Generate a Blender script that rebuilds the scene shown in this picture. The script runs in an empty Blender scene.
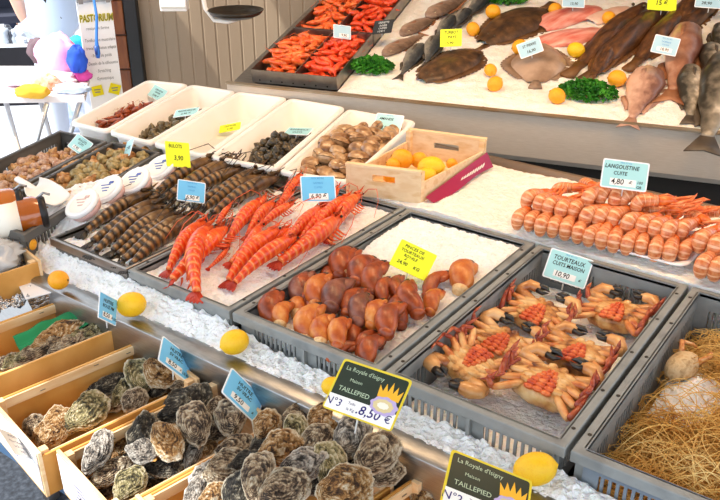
import bpy, math, random
from mathutils import Vector, Matrix, noise
random.seed(7)
PI = math.pi; R = math.radians
S = bpy.context.scene; COL = S.collection
# ------------------------------------------------------------------ camera
F_PX = 820.0; PITCH = R(26.17); YAW = R(35.8); CAMZ = 1.78
cd = bpy.data.cameras.new('camera'); cam = bpy.data.objects.new('camera', cd); COL.objects.link(cam)
cam.location = (0, 0, CAMZ); cam.rotation_euler = (PI/2 - PITCH, 0, YAW)
cd.sensor_width = 36; cd.lens = F_PX / 720 * 36; cd.clip_start = 0.05; cd.clip_end = 200
S.camera = cam
FW = Vector((-math.sin(YAW)*math.cos(PITCH), math.cos(YAW)*math.cos(PITCH), -math.sin(PITCH)))
RT = Vector((math.cos(YAW), math.sin(YAW), 0)); UP = RT.cross(FW)
CAM = Vector((0, 0, CAMZ))
def ray(x, y): return FW + RT*((x-360)/F_PX) - UP*((y-250)/F_PX)
def at(x, y, z):                       # point of the view ray at height z
    d = ray(x, y); return CAM + d*((z-CAMZ)/d.z)
def atd(x, y, dist):                   # point of the view ray at a distance along the ground
    d = ray(x, y); return CAM + d*(dist/math.hypot(d.x, d.y))
# sloping fish display
DL = Vector((-2.45, 2.51, .86)); DR = Vector((-.667, 2.996, .86))
DU = (DR-DL).normalized(); DP = Vector((-DU.y, DU.x, 0)); TILT = R(12)
DV = DP*math.cos(TILT) + Vector((0, 0, math.sin(TILT))); DN = DU.cross(DV)
def disp(x, y, h=0.0):
    d = ray(x, y); t = (DL + DN*h - CAM).dot(DN)/d.dot(DN); return CAM + d*t
def dpt(u, v, h=0.0): return DL + DU*u + DV*v + DN*h
# ------------------------------------------------------------------ materials
def lin(h):
    h = h.lstrip('#'); o = []
    for i in (0, 2, 4):
        c = int(h[i:i+2], 16)/255; o.append(c/12.92 if c <= .04045 else ((c+.055)/1.055)**2.4)
    return (*o, 1)
def mat(name, cols, rough=.5, metal=0, scale=8, detail=4, bump=0, bscale=None, sss=0, dist=0, coat=0,
        wave=None, rand=True, pos=None, spec=.5, trans=0, emit=0, stretch=None, coord='Object', axis=None):
    m = bpy.data.materials.new(name); m.use_nodes = True; nt = m.node_tree; N = nt.nodes; L = nt.links
    b = N['Principled BSDF']; b.inputs['Roughness'].default_value = rough; b.inputs['Metallic'].default_value = metal
    b.inputs['Specular IOR Level'].default_value = spec
    if coat: b.inputs['Coat Weight'].default_value = coat; b.inputs['Coat Roughness'].default_value = .15
    if sss:
        b.inputs['Subsurface Weight'].default_value = sss; b.inputs['Subsurface Radius'].default_value = (1, .7, .5); b.inputs['Subsurface Scale'].default_value = .01
    if trans: b.inputs['Transmission Weight'].default_value = trans
    if isinstance(cols, str): cols = [cols]
    if len(cols) == 1: b.inputs['Base Color'].default_value = lin(cols[0])
    tc = N.new('ShaderNodeTexCoord'); vec = tc.outputs[coord]
    if rand:
        oi = N.new('ShaderNodeObjectInfo'); mu = N.new('ShaderNodeMath'); mu.operation = 'MULTIPLY'; mu.inputs[1].default_value = 37
        L.new(oi.outputs['Random'], mu.inputs[0]); ad = N.new('ShaderNodeVectorMath'); ad.operation = 'ADD'
        L.new(vec, ad.inputs[0]); L.new(mu.outputs[0], ad.inputs[1]); nvec = ad.outputs[0]
    else: nvec = vec
    if stretch:
        mp = N.new('ShaderNodeMapping'); mp.inputs['Scale'].default_value = stretch; L.new(nvec, mp.inputs[0]); nvec = mp.outputs[0]
    if len(cols) > 1:
        cr = N.new('ShaderNodeValToRGB'); e = cr.color_ramp.elements
        ps = pos or [.3 + .4*i/(len(cols)-1) for i in range(len(cols))]
        while len(e) < len(cols): e.new(.5)
        for i, c in enumerate(cols): e[i].position = ps[i]; e[i].color = lin(c)
        if axis is not None:           # colour runs along an axis of the thing itself (back to belly)
            sx = N.new('ShaderNodeSeparateXYZ'); L.new(vec, sx.inputs[0])
            nz = N.new('ShaderNodeTexNoise'); nz.inputs['Scale'].default_value = scale; L.new(nvec, nz.inputs['Vector'])
            m1 = N.new('ShaderNodeMath'); m1.operation = 'MULTIPLY_ADD'; m1.inputs[1].default_value = axis[1]; m1.inputs[2].default_value = axis[2]
            L.new(sx.outputs[axis[0]], m1.inputs[0]); m2 = N.new('ShaderNodeMath'); m2.operation = 'MULTIPLY_ADD'; m2.inputs[1].default_value = axis[3]
            L.new(nz.outputs['Fac'], m2.inputs[0]); L.new(m1.outputs[0], m2.inputs[2]); L.new(m2.outputs[0], cr.inputs[0])
        elif wave:
            w = N.new('ShaderNodeTexWave'); w.bands_direction = wave[0]; w.inputs['Scale'].default_value = wave[1]
            w.inputs['Distortion'].default_value = wave[2]; w.inputs['Detail'].default_value = 3; w.inputs['Detail Scale'].default_value = wave[3] if len(wave) > 3 else 1.5
            L.new(vec if len(wave) < 5 else nvec, w.inputs['Vector']); L.new(w.outputs['Fac'], cr.inputs[0])
        else:
            n = N.new('ShaderNodeTexNoise'); n.inputs['Scale'].default_value = scale; n.inputs['Detail'].default_value = detail
            n.inputs['Distortion'].default_value = dist; L.new(nvec, n.inputs['Vector']); L.new(n.outputs['Fac'], cr.inputs[0])
        L.new(cr.outputs[0], b.inputs['Base Color'])
    if bump:
        n2 = N.new('ShaderNodeTexNoise'); n2.inputs['Scale'].default_value = bscale or scale*2; n2.inputs['Detail'].default_value = 5
        L.new(nvec, n2.inputs['Vector']); bp = N.new('ShaderNodeBump'); bp.inputs['Strength'].default_value = min(1, bump); bp.inputs['Distance'].default_value = .02*bump
        L.new(n2.outputs['Fac'], bp.inputs['Height']); L.new(bp.outputs[0], b.inputs['Normal'])
    if emit: b.inputs['Emission Strength'].default_value = emit
    return m
# ------------------------------------------------------------------ mesh builder
def smooth_noise(p, s): return noise.noise(Vector(p)*s)
class MB:
    def __init__(self): self.v = []; self.f = []
    def add(self, vs, fs, M=None):
        o = len(self.v)
        self.v += [M @ Vector(p) for p in vs] if M else [Vector(p) for p in vs]
        self.f += [tuple(i+o for i in q) for q in fs]; return self
    def box(self, c, s, M=None):
        x, y, z = c; a, b, d = s[0]/2, s[1]/2, s[2]/2
        vs = [(x+i*a, y+j*b, z+k*d) for k in (-1, 1) for j in (-1, 1) for i in (-1, 1)]
        return self.add(vs, [(0, 2, 3, 1), (4, 5, 7, 6), (0, 1, 5, 4), (1, 3, 7, 5), (3, 2, 6, 7), (2, 0, 4, 6)], M)
    def beam(self, a, b, w, h, upv=(0, 0, 1)):      # rectangular bar from a to b
        a = Vector(a); b = Vector(b); x = (b-a); l = x.length; x.normalize(); y = Vector(upv).cross(x).normalized(); z = x.cross(y)
        M = Matrix((x, y, z)).transposed().to_4x4(); M.translation = (a+b)/2
        return self.box((0, 0, 0), (l, w, h), M)
    def rings(self, rs, cap=True, closed=True):
        n = len(rs[0]); vs = [p for r in rs for p in r]; fs = []
        for i in range(len(rs)-1):
            for j in range(n if closed else n-1):
                k = (j+1) % n; fs.append((i*n+j, i*n+k, (i+1)*n+k, (i+1)*n+j))
        if cap: fs += [tuple(range(n-1, -1, -1)), tuple((len(rs)-1)*n+j for j in range(n))]
        return self.add(vs, fs)
    def tube(self, pts, rad, n=8, flat=1.0, upv=(0, 0, 1), cap=True):
        pts = [Vector(p) for p in pts]
        if not hasattr(rad, '__len__'): rad = [rad]*len(pts)
        rs = []; y = None
        for i, p in enumerate(pts):
            t = (pts[min(i+1, len(pts)-1)] - pts[max(i-1, 0)]).normalized()
            if y is None:
                u = Vector(upv)
                if abs(t.dot(u)) > .97: u = Vector((0, 1, .1))
                y = u.cross(t).normalized()
            else: y = (y - t*y.dot(t)).normalized()
            z = t.cross(y); r = rad[i]
            rs.append([p + y*(r*math.cos(2*PI*j/n)) + z*(r*flat*math.sin(2*PI*j/n)) for j in range(n)])
        return self.rings(rs, cap)
    def lathe(self, prof, n=20, M=None, cap=True):   # (r, z) profile about Z
        t = MB(); t.rings([[Vector((r*math.cos(2*PI*j/n), r*math.sin(2*PI*j/n), z)) for j in range(n)] for r, z in prof], cap)
        return self.add(t.v, t.f, M)
    def ell(self, c, r, n=12, m=8, M=None):
        T = Matrix.Translation(c)
        if M: T = T @ M
        pr = [(math.sin(PI*(i+.02)/(m+.04)), -math.cos(PI*(i+.02)/(m+.04))) for i in range(m+1)]
        return self.lathe(pr, n, T @ Matrix.Diagonal((*r, 1)))
    def grid(self, nx, ny, fn):
        vs = [fn(i/nx, j/ny) for j in range(ny+1) for i in range(nx+1)]
        return self.add(vs, [(j*(nx+1)+i, j*(nx+1)+i+1, (j+1)*(nx+1)+i+1, (j+1)*(nx+1)+i) for j in range(ny) for i in range(nx)])
    def mesh(self, name, m, smooth=True):
        me = bpy.data.meshes.new(name); me.from_pydata([tuple(p) for p in self.v], [], self.f); me.update()
        if smooth: me.polygons.foreach_set('use_smooth', [True]*len(me.polygons))
        if m: me.materials.append(m)
        return me
    def build(self, name, m, parent=None, smooth=True, bevel=0, sub=0, seg=2):
        o = bpy.data.objects.new(name, self.mesh(name, m, smooth)); COL.objects.link(o)
        if parent: o.parent = parent
        if bevel:
            d = o.modifiers.new('bevel', 'BEVEL'); d.width = bevel; d.segments = seg; d.limit_method = 'ANGLE'; d.angle_limit = R(40)
            if smooth: d.harden_normals = True
        if sub: d = o.modifiers.new('sub', 'SUBSURF'); d.levels = d.render_levels = sub
        return o
def tag(o, label=None, cat=None, group=None, kind=None):
    if label: o['label'] = label
    if cat: o['category'] = cat
    if group: o['group'] = group
    if kind: o['kind'] = kind
    return o
def thing(name, label, cat, group=None, loc=(0, 0, 0), M=None):
    o = bpy.data.objects.new(name, None); COL.objects.link(o); o.empty_display_size = .05
    o.location = loc
    if M: o.matrix_world = M
    return tag(o, label, cat, group)
def struct(name, mb, m, **k): return tag(mb.build(name, m, **k), kind='structure')
KIDS = {}
def dup(o, M, label=None, cat=None, group=None):
    if o not in KIDS: KIDS[o] = [(c, list(c.children)) for c in o.children]
    r = o.copy(); COL.objects.link(r); r.matrix_world = M
    for c, gs in KIDS[o]:
        d = c.copy(); COL.objects.link(d); d.parent = r
        for g in gs: h = g.copy(); COL.objects.link(h); h.parent = d
    return tag(r, label, cat, group)
def drop(o):                       # remove a prototype after its copies are placed
    for c in list(o.children):
        for g in list(c.children): bpy.data.objects.remove(g)
        bpy.data.objects.remove(c)
    bpy.data.objects.remove(o)
def basis(x, up, loc, s=1, roll=0):   # local X along x, local Z near up
    x = Vector(x).normalized(); y = Vector(up).cross(x).normalized(); z = x.cross(y)
    M = Matrix((x, y, z)).transposed()
    if roll: M = M @ Matrix.Rotation(roll, 3, 'X')
    if not hasattr(s, '__len__'): s = (s, s, s)
    M = M @ Matrix.Diagonal(s); M = M.to_4x4(); M.translation = loc
    return M
ORD = ['zeroth', 'first', 'second', 'third', 'fourth', 'fifth', 'sixth', 'seventh', 'eighth', 'ninth', 'tenth', 'eleventh', 'twelfth', 'thirteenth', 'fourteenth', 'fifteenth', 'sixteenth']
def inpoly(x, y, P):
    c = False
    for i in range(len(P)):
        a, b = P[i], P[i-1]
        if (a[1] > y) != (b[1] > y) and x < (b[0]-a[0])*(y-a[1])/(b[1]-a[1]) + a[0]: c = not c
    return c
def heap(protos, poly, spot, gap, layers, dz, size, label, cat, group, heapup=0, tilt=.6, maxn=200, clip=None):
    # poly: corner points of the heap on its surface; spot(x,y,h) gives the 3-D point; copies fill it without crowding
    P = [(p.x, p.y) for p in poly]; x0 = min(p[0] for p in P); x1 = max(p[0] for p in P); y0 = min(p[1] for p in P); y1 = max(p[1] for p in P)
    cx = sum(p[0] for p in P)/len(P); cy = sum(p[1] for p in P)/len(P); rr = max(math.hypot(p[0]-cx, p[1]-cy) for p in P)
    n = 0
    for l in range(layers):
        pts = []
        for _ in range(3000):
            x = random.uniform(x0, x1); y = random.uniform(y0, y1)
            if not inpoly(x, y, P) or (clip and not inpoly(x, y, clip)): continue
            if l and math.hypot(x-cx, y-cy) > rr*(1-.22*l): continue
            if all((x-a)**2+(y-b)**2 > gap*gap for a, b in pts): pts.append((x, y))
        for x, y in pts:
            if n >= maxn: break
            q = spot(x, y, l*dz + heapup*max(0, 1-math.hypot(x-cx, y-cy)/rr) + random.uniform(-.2, .2)*dz)
            s = size*random.uniform(.85, 1.12); M = Matrix.Translation(q) @ Matrix.Rotation(random.uniform(0, 2*PI), 4, 'Z') @ Matrix.Rotation(random.gauss(0, tilt), 4, 'X') @ Matrix.Rotation(random.gauss(0, tilt*.7), 4, 'Y') @ Matrix.Scale(s, 4)
            dup(random.choice(protos), M, label, cat, group); n += 1
    return n
# ------------------------------------------------------------------ material list
m_steel = mat('brushed_steel', ['9a9da0', 'b4b6b8'], .32, 1, 30, bump=.05, stretch=(1, 1, 20), rand=False)
m_steel_d = mat('tray_steel', ['8f8a86', 'aaa5a0'], .4, 1, 20, bump=.06, rand=False)
m_grey = mat('grey_plastic', ['767a7b', '8e9292', '828686'], .5, 0, 14, bump=.05)
m_greyblue = mat('blue_grey_plastic', ['56647a', '75808c', '90959a'], .45, 0, 12, bump=.05)
m_greydark = mat('dark_grey_plastic', ['55534f', '66635f'], .5, 0, 14, bump=.05)
m_white = mat('white_plastic', ['f3ede6', 'faf6f2'], .42, 0, 5, sss=.12)
m_wood = mat('pale_poplar_wood', ['d9ac74', 'e6c496', 'efd6ae'], .6, 0, 5, bump=.12, bscale=40, stretch=(1.2, 1.2, 9), detail=6)
m_woodin = mat('orange_plywood', ['b67a30', 'cf9648', 'dfaa60'], .6, 0, 4, bump=.1, bscale=40, stretch=(8, 1.5, 1.5), detail=6)
m_woodlight = mat('light_plywood', ['e2bf92', 'ecd0a8', 'd9b07c'], .6, 0, 5, bump=.08, stretch=(2, 8, 8))
m_ice = mat('crushed_ice', ['f0f2f4', 'fafbfc', 'ffffff'], .4, 0, 60, bump=.6, bscale=120, sss=.3, spec=.6, rand=False)
m_iceback = mat('flaked_ice', ['f0ece6', 'fbf8f4'], .4, 0, 40, bump=.5, bscale=120, sss=.35, rand=False)
m_lemon = mat('lemon_peel', ['f2b90c', 'f8c81a', 'f5bd10'], .42, 0, 6, bump=.18, bscale=60, sss=.1)
m_orange = mat('ripe_lemon_peel', ['f0a010', 'f5ae1c'], .42, 0, 6, bump=.18, bscale=60, sss=.1)
m_black = mat('black_matt', '141414', .5)
m_ink = mat('black_ink', '17181c', .7)
m_inkp = mat('purple_ink', '2a2070', .7)
m_cream = mat('cream_white', 'f6f2e6', .6)
# ================================================================== the place
m_tar = mat('dark_asphalt', ['23272e', '343a44', '4a505a'], .9, 0, 60, bump=.3, bscale=150, rand=False)
b = MB(); b.box((7.4, 2, -.02), (20, 40, .04)); struct('floor', b, m_tar, smooth=False)
b = MB(); b.box((-12.6, 2, -.02), (20, 40, .04)); struct('floor_sunlit', b, mat('sunlit_ground', ['a8acb4', 'b8bcc2', 'c4c8ce'], .9, 0, 3, bump=.2, bscale=60, rand=False), smooth=False)  # paler half of the floor: sun glare outdoors is put into its colour
m_panel = mat('beige_wall_panel', ['8f7c66', '99866f', 'a28f78'], .55, 0, 2, stretch=(1, 1, .2), rand=False)
W0 = atd(147, 80, 5.05); W0.z = 0; WD = Vector((.80, .60, 0)).normalized(); WN = Vector((WD.y, -WD.x, 0))
b = MB(); pr = []
for i in range(64):
    for dx, dn in ((0, 0), (.060, 0), (.0615, -.0035), (.0685, -.0035)): pr.append((i*.074+dx, dn))
def wp(s, n, z): return W0 + WD*s + WN*n + Vector((0, 0, z))
b.rings([[wp(s, n, z) for s, n in pr] for z in (0, 2.7)], cap=False, closed=False)
b.rings([[wp(0, -.05, z), wp(64*.074, -.05, z), wp(64*.074, -.03, z), wp(0, -.03, z)] for z in (0, 2.7)])
struct('wall_back', b, m_panel, smooth=False)
b = MB(); b.box((0, 0, 0), (6.6, 5.6, .05)); o = struct('ceiling', b, mat('cream_awning', 'e6dccb', .8), smooth=False)
o.location = (-.7, 2.45, 2.78)
# post and black frame at the open end of the wall
m_brown = mat('varnished_brown_wood', ['5f3010', '7d4318', '8f5220'], .45, 0, 5, bump=.08, stretch=(6, 6, 1.2))
def wbox(mb, s0, s1, n0, n1, z0, z1):
    mb.rings([[wp(s0, n0, z), wp(s1, n0, z), wp(s1, n1, z), wp(s0, n1, z)] for z in (z0, z1)])
b = MB(); wbox(b, -.075, 0, .06, -.03, 0, 2.7); o = struct('trim_1', b, m_black, smooth=False, bevel=.006)
t = thing('wooden_post', 'brown varnished wooden post of stacked boards beside black frame and poster', 'post', loc=W0)
for k in range(14):
    b = MB(); wbox(b, -.175, -.08, .05, -.06, k*.2, k*.2+.193); o = b.build('board', m_brown, t, bevel=.006); o.location = -W0
b = MB(); wbox(b, -.195, -.177, .06, -.06, 0, 2.75)
o = b.build('corner_strip', mat('dark_stained_wood', '4a2308', .5), t, bevel=.004); o.location = -W0
# ------------------------------------------------------------------ front counter
CT = .64
t = thing('steel_counter', 'long stainless steel fishmonger counter under the ice and grey trays', 'counter', loc=(-1.2, 1.5, 0))
def kid(mb, name, m, par, **k):
    o = mb.build(name, m, par, **k); o.location = -par.location if par.parent is None else Vector(); return o
b = MB(); b.box((-1.35, 1.86, CT-.02), (3.4, 1.5, .04)); kid(b, 'counter_top', m_steel, t, smooth=False)
b = MB()
prof = [(1.125, .655), (1.125, .722), (1.085, .727), (1.072, .722), (1.066, .70), (1.066, .52), (1.07, .52), (1.07, .69), (1.085, .715), (1.11, .715), (1.11, .655)]
b.rings([[Vector((x, y, z)) for y, z in prof] for x in (-2.6, .35)]); kid(b, 'front_ledge', m_steel, t, bevel=.002)
for x in (-2.5, -1.3, .2):
    for y in (1.25, 2.45):
        b = MB(); b.box((x, y, .31), (.05, .05, .62)); kid(b, 'leg', m_steel, t, smooth=False)
# ice beds
def icebed(name, label, x0, x1, y0, y1, zf, nx, ny, amp=.008, sc=28, base=None, m=None, sink=.06, quad=None):
    b = MB()
    def fn(u, v):
        if quad:
            p = quad[0].lerp(quad[1], u).lerp(quad[3].lerp(quad[2], u), v); x, y, z = p
            z += zf(u, v)
        else: x = x0+(x1-x0)*u; y = y0+(y1-y0)*v; z = zf(x, y)
        q = Vector((x, y, 0)); c = noise.cell(q*110)*.18 + .35*noise.noise(q*120) if amp > .003 else 0
        return Vector((x, y, z + amp*(noise.noise(q*sc) + .8*noise.noise(q*sc*2.6) + c)))
    b.grid(nx, ny, fn)
    n = len(b.v); rim = [i for i in range(nx+1)] + [(j+1)*(nx+1)-1 for j in range(1, ny+1)] + [ny*(nx+1)+i for i in range(nx-1, -1, -1)] + [j*(nx+1) for j in range(ny-1, 0, -1)]
    lo = len(b.v); b.v += [b.v[i] - Vector((0, 0, sink)) for i in rim]; k = len(rim)
    for i in range(k): b.f.append((rim[i], lo+i, lo+(i+1) % k, rim[(i+1) % k]))
    b.f.append(tuple(lo+i for i in range(k)))
    return tag(b.build(name, m or m_ice, smooth=amp < .003), label, 'ice', kind='stuff')
icebed('crushed_ice', 'crushed ice in the steel channel before the grey trays', -2.45, .15, 1.118, 1.182, lambda x, y: .720+(.045 if x < -1.25 else .045-.032*min(1, (x+1.25)/.15))*(y-1.118)/.064+.008*noise.noise(Vector((x*9, 3, 0))), 420, 10, .009, 45)
def leftz(x, y):
    return .745 + .075*max(0, min(1, (y-1.19)/.14)) + .012*noise.noise(Vector((x*7, y*7, 1)))
icebed('crushed_ice', 'bright bank of ice left of the brown prawns, under white tubs', 0, 0, 0, 0, lambda u, v: .745+.072*min(1, v*4.2)+.01*noise.noise(Vector((u*2, v*6, 1))), 50, 130, .006, 45, sink=.03, quad=[Vector(p) for p in ((-2.17, 1.183, 0), (-1.917, 1.183, 0), (-1.917, 1.80, 0), (-2.10, 1.80, 0))])
icebed('crushed_ice', 'broad ice bed behind the grey trays, under langoustines and lemon crate', -1.42, .35, 1.945, 2.42, lambda x, y: .802+.012*noise.noise(Vector((x*5, y*5, 4))), 200, 56, .004, 30, sink=.15, m=m_iceback)
b = MB(); b.beam((-1.42, 2.43, .80), (.35, 2.43, .80), .02, .05); tag(b.build('edge_strip', mat('brown_edge_metal', '8a7460', .5, .6)), 'narrow brownish strip edging the back of the broad ice bed', 'strip')
# ------------------------------------------------------------------ grey crates and trays
def qcorn(x0, x1, y0, y1): return [Vector((x0, y0, 0)), Vector((x1, y0, 0)), Vector((x1, y1, 0)), Vector((x0, y1, 0))]
def crate(label, quad, zr, depth, m, group=None, slots=True, rim=.022, name='fish_crate', mrim=None, mfront=None):
    c = sum(quad, Vector())/4; o0 = Vector((c.x, c.y, zr-depth)); t = thing(name, label, 'crate' if slots else 'tray', group, loc=o0)
    q = [p - Vector((c.x, c.y, 0)) for p in quad]; th = .005
    ins = []
    for i in range(4):
        a = (q[i-1]-q[i]).normalized(); bb = (q[(i+1) % 4]-q[i]).normalized(); ins.append(q[i] + (a+bb)*rim)
    b = MB(); b.rings([[Vector((*p.xy, z)) for p in ins] for z in (0, .006)]); b.build('base', m, t, smooth=False)
    for i in range(4):
        A, B = ins[i], ins[(i+1) % 4]; d = (B-A); L = d.length; d.normalize(); nn = Vector((d.y, -d.x, 0))
        w = MB()
        def seg(s0, s1, z0, z1, off=0, tt=th):
            w.rings([[A + d*s0 + nn*off + Vector((0, 0, z)), A + d*s1 + nn*off + Vector((0, 0, z)), A + d*s1 + nn*(off+tt) + Vector((0, 0, z)), A + d*s0 + nn*(off+tt) + Vector((0, 0, z))] for z in (z0, z1)])
        if slots:
            zl, zh = depth*.30, depth*.68
            seg(0, L, 0, zl); seg(0, L, zh, depth)
            groups = max(2, round(L/.16)); gl = L/groups
            for g in range(groups):
                g0 = g*gl + gl*.16; g1 = (g+1)*gl - gl*.16; n = max(3, int((g1-g0)/.014))
                seg(g*gl, g0, zl, zh); seg(g1, (g+1)*gl, zl, zh)
                for k in range(n): 
                    s = g0 + (g1-g0)*(k+.5)/n; seg(s-.003, s+.003, zl, zh)
                seg((g+1)*gl-.004 if g < groups-1 else L-.004, (g+1)*gl+.004 if g < groups-1 else L, .002, depth-.012, th, .012)
        else: seg(0, L, 0, depth)
        w.build('side_wall', mfront if (mfront and i == 0) else m, t, smooth=False)
    b = MB()                                            # rim: flat flange with a turned-down lip
    def rr(k, z): return [Vector((*(q[i].lerp(ins[i], k)).xy, z)) for i in range(4)]
    b.rings([rr(0, depth-.024), rr(0, depth-.002), rr(.1, depth), rr(.95, depth), rr(1, depth-.004), rr(1, depth-.012), rr(.12, depth-.010), rr(.12, depth-.024)], cap=False)
    b.v, b.f = b.v, b.f + [tuple((7*4+j, 7*4+(j+1) % 4, (j+1) % 4, j)) for j in range(4)]
    rm = b.build('rim', mrim or m, t, smooth=False, bevel=.0015)
    h = MB()
    for i in (1, 3):                                    # drain holes in the long flanges
        A = q[i].lerp(ins[i], .5); B = q[(i+1) % 4].lerp(ins[(i+1) % 4], .5)
        for s in (.07, .27, .5, .73, .93): p = A.lerp(B, s); h.lathe([(.0045, depth-.001), (.0045, depth+.0008)], 6, Matrix.Translation((p.x, p.y, 0)))
    h.build('drain_hole', m_black, rm, smooth=False)
    return t
crate('shallow dark tray of brown striped prawns, left end of the front row', qcorn(-1.917, -1.592, 1.173, 1.86), .80, .055, m_greydark, slots=False, rim=.012, name='prawn_tray', mrim=m_steel_d)
crate('shallow grey tray of red cooked prawns on ice', qcorn(-1.586, -1.226, 1.173, 1.937), .80, .06, m_grey, slots=False, rim=.016, name='prawn_tray')
crate('grey plastic crate of reddish brown crab claws with yellow card', qcorn(-1.216, -.800, 1.173, 1.937), .80, .10, m_grey)
crate('grey plastic crate of whole brown crabs lying belly up', qcorn(-.790, -.386, 1.173, 1.937), .80, .13, m_grey)
crate('blue grey plastic crate full of straw, right end of front row', qcorn(-.376, .045, 1.173, 1.937), .80, .14, m_grey, mfront=m_greyblue)
icebed('crushed_ice', 'ice in the dark tray under brown striped prawns', -1.90, -1.61, 1.19, 1.84, lambda x, y: .782, 50, 90, .005, 40, sink=.02)
icebed('crushed_ice', 'ice in the grey tray under red prawns', -1.565, -1.245, 1.195, 1.915, lambda x, y: .778, 60, 110, .005, 40, sink=.02)
icebed('crushed_ice', 'ice bed in the crab claw crate, banked up behind the claws', -1.185, -.83, 1.205, 1.905, lambda x, y: .762+.028*max(0, min(1, (y-1.5)/.25)), 70, 120, .005, 40, sink=.03)
icebed('crushed_ice', 'ice in the crate under the whole crabs', -.76, -.415, 1.205, 1.905, lambda x, y: .697, 60, 110, .004, 40, sink=.01)
icebed('crushed_ice', 'ice lump showing through the straw beside the crate wall', -.33, -.20, 1.50, 1.72, lambda x, y: .70+.05*max(0, 1-math.hypot((x+.265)/.07, (y-1.61)/.10)), 30, 40, .006, 40, sink=.02)
# left crates with whelks: turned away to the left
gd = Vector((.30, -.954, 0))*.72
def gq(bl, br): return [Vector((*bl, 0))+gd, Vector((*br, 0))+gd, Vector((*br, 0)), Vector((*bl, 0))]
crate('dark grey crate of pink whelks, outermost at the left', gq((-2.665, 1.755), (-2.415, 1.775)), .82, .11, m_greydark, rim=.016)
crate('dark grey crate of greenish whelks with a scoop in it', gq((-2.40, 1.785), (-2.165, 1.805)), .82, .11, m_greydark, rim=.016)
# ------------------------------------------------------------------ white tubs
def rquad(q, inset, rad, n=5):
    out = []
    for i in range(4):
        p = q[i]; a = (q[i-1]-p).normalized(); c = (q[(i+1) % 4]-p).normalized(); p = p + (a+c)*inset
        P0 = p + a*rad; P2 = p + c*rad
        for k in range(n+1): s = k/n; out.append(P0*(1-s)**2 + p*2*s*(1-s) + P2*s*s)
    return out
def tub(label, quad, zr, depth, group=None):
    c = sum(quad, Vector())/4; q = [p-c for p in quad]; t = thing('white_tub', label, 'tub', group, loc=(c.x, c.y, zr-depth))
    def rg(ins, rad, z): return [Vector((p.x, p.y, z)) for p in rquad(q, ins, rad)]
    b = MB(); b.rings([rg(.034, .03, 0), rg(.016, .03, depth-.006), rg(.021, .03, depth-.006), rg(.039, .03, .005)], cap=False)
    b.f += [tuple(range(23, -1, -1)), tuple(72+j for j in range(24))]; b.build('body', m_white, t)
    b = MB(); b.rings([rg(0, .035, depth-.014), rg(0, .035, depth-.003), rg(.004, .033, depth), rg(.016, .03, depth), rg(.021, .03, depth-.004), rg(.021, .03, depth-.012)], cap=False)
    b.build('rim', m_white, t); return t
rear = [(-2.917, 2.40), (-2.70, 2.46), (-2.452, 2.50), (-2.205, 2.55), (-1.925, 2.58), (-1.60, 2.60)]
fr = [(-2.67, 1.80), (-2.455, 1.81), (-2.222, 1.815), (-1.962, 1.835), (-1.69, 1.875), (-1.43, 1.93)]
TL = ['white tub of small reddish shrimps, outermost at the left', 'white tub of winkles next to the reddish shrimps', 'empty white tub with a yellow card inside', 'white tub with a small heap of black winkles', 'white tub of clams behind the lemon crate']
V3 = lambda p: Vector((*p, 0))
TQ = []
for i in range(5):
    g = .006; q = [V3(fr[i]), V3(fr[i+1]), V3(rear[i+1]), V3(rear[i])]
    q = [q[0].lerp(q[1], .015), q[1].lerp(q[0], .015), q[2].lerp(q[3], .015), q[3].lerp(q[2], .015)]; TQ.append(q)
    tub(TL[i], q, .84 if i < 4 else .835, .105)
def inq(k, pts): return [(lambda A, B: A.lerp(B, v))(TQ[k][0].lerp(TQ[k][1], u), TQ[k][3].lerp(TQ[k][2], u)) for u, v in pts]
def inset(q, d): return [((p + ((q[i-1]-p).normalized() + (q[(i+1) % 4]-p).normalized())*d).x, (p + ((q[i-1]-p).normalized() + (q[(i+1) % 4]-p).normalized())*d).y) for i, p in enumerate(q)]
# ------------------------------------------------------------------ sloping fish display
t = thing('fish_display', 'raised sloping steel fish display along the back', 'display', loc=(DL.x, DL.y, 0))
def kid2(mb, name, m, **k):
    o = mb.build(name, m, t, **k); o.location = -t.location; return o
ML = 3.1; z3 = Vector((0, 0, 1))
b = MB()
pf = [(0, .012), (-.012, .012), (-.016, .004), (-.016, -.16), (-.006, -.18), (0.0, -.18), (0, -.0)]
b.rings([[DL + DU*s + DP*p + z3*z for p, z in pf] for s in (-.05, ML)]); kid2(b, 'fascia', mat('warm_brushed_steel', ['cfc2b2', 'dcd0c2'], .36, .3, 30, bump=.04, stretch=(1, 1, 20), rand=False), smooth=False)
b = MB(); b.rings([[DL + DU*s + DP*p + z3*z for p, z in ((-.03, .016), (-.012, .020), (.004, .016), (0, .010), (-.03, .010))] for s in (-.05, ML)]); kid2(b, 'lip', mat('worn_brown_lip', ['9c7f5c', 'b0a898'], .4, .7), smooth=False)
b = MB(); b.rings([[dpt(s, 0, -.005), dpt(s, 1.55, -.005), dpt(s, 1.55, -.03), dpt(s, 0, -.03)] for s in (-.05, ML)]); kid2(b, 'sloping_shelf', m_steel, smooth=False)
b = MB(); b.rings([[DL + DU*s + DP*p + z3*z for p, z in ((.10, -.17), (.14, -.17), (.14, -.86), (.10, -.86))] for s in (0, ML)]); kid2(b, 'gap_shade_panel', mat('gap_shade_brown', '2c2620', .6), smooth=False)  # added dark sheet, paints the shade in the gap below the fascia
b = MB(); b.rings([[dpt(s, v, h) for v, h in ((1.40, 0), (1.45, 0), (1.45, .5), (1.40, .5))] for s in (.6, ML)]); kid2(b, 'back_board', mat('dark_back_board', '2a2018', .5), smooth=False)
def uv(x, y, h=0): p = disp(x, y, h) - DL; return p.dot(DU), p.dot(DV)
IC0 = uv(341, 86)[0]+.005
b = MB()
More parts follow.
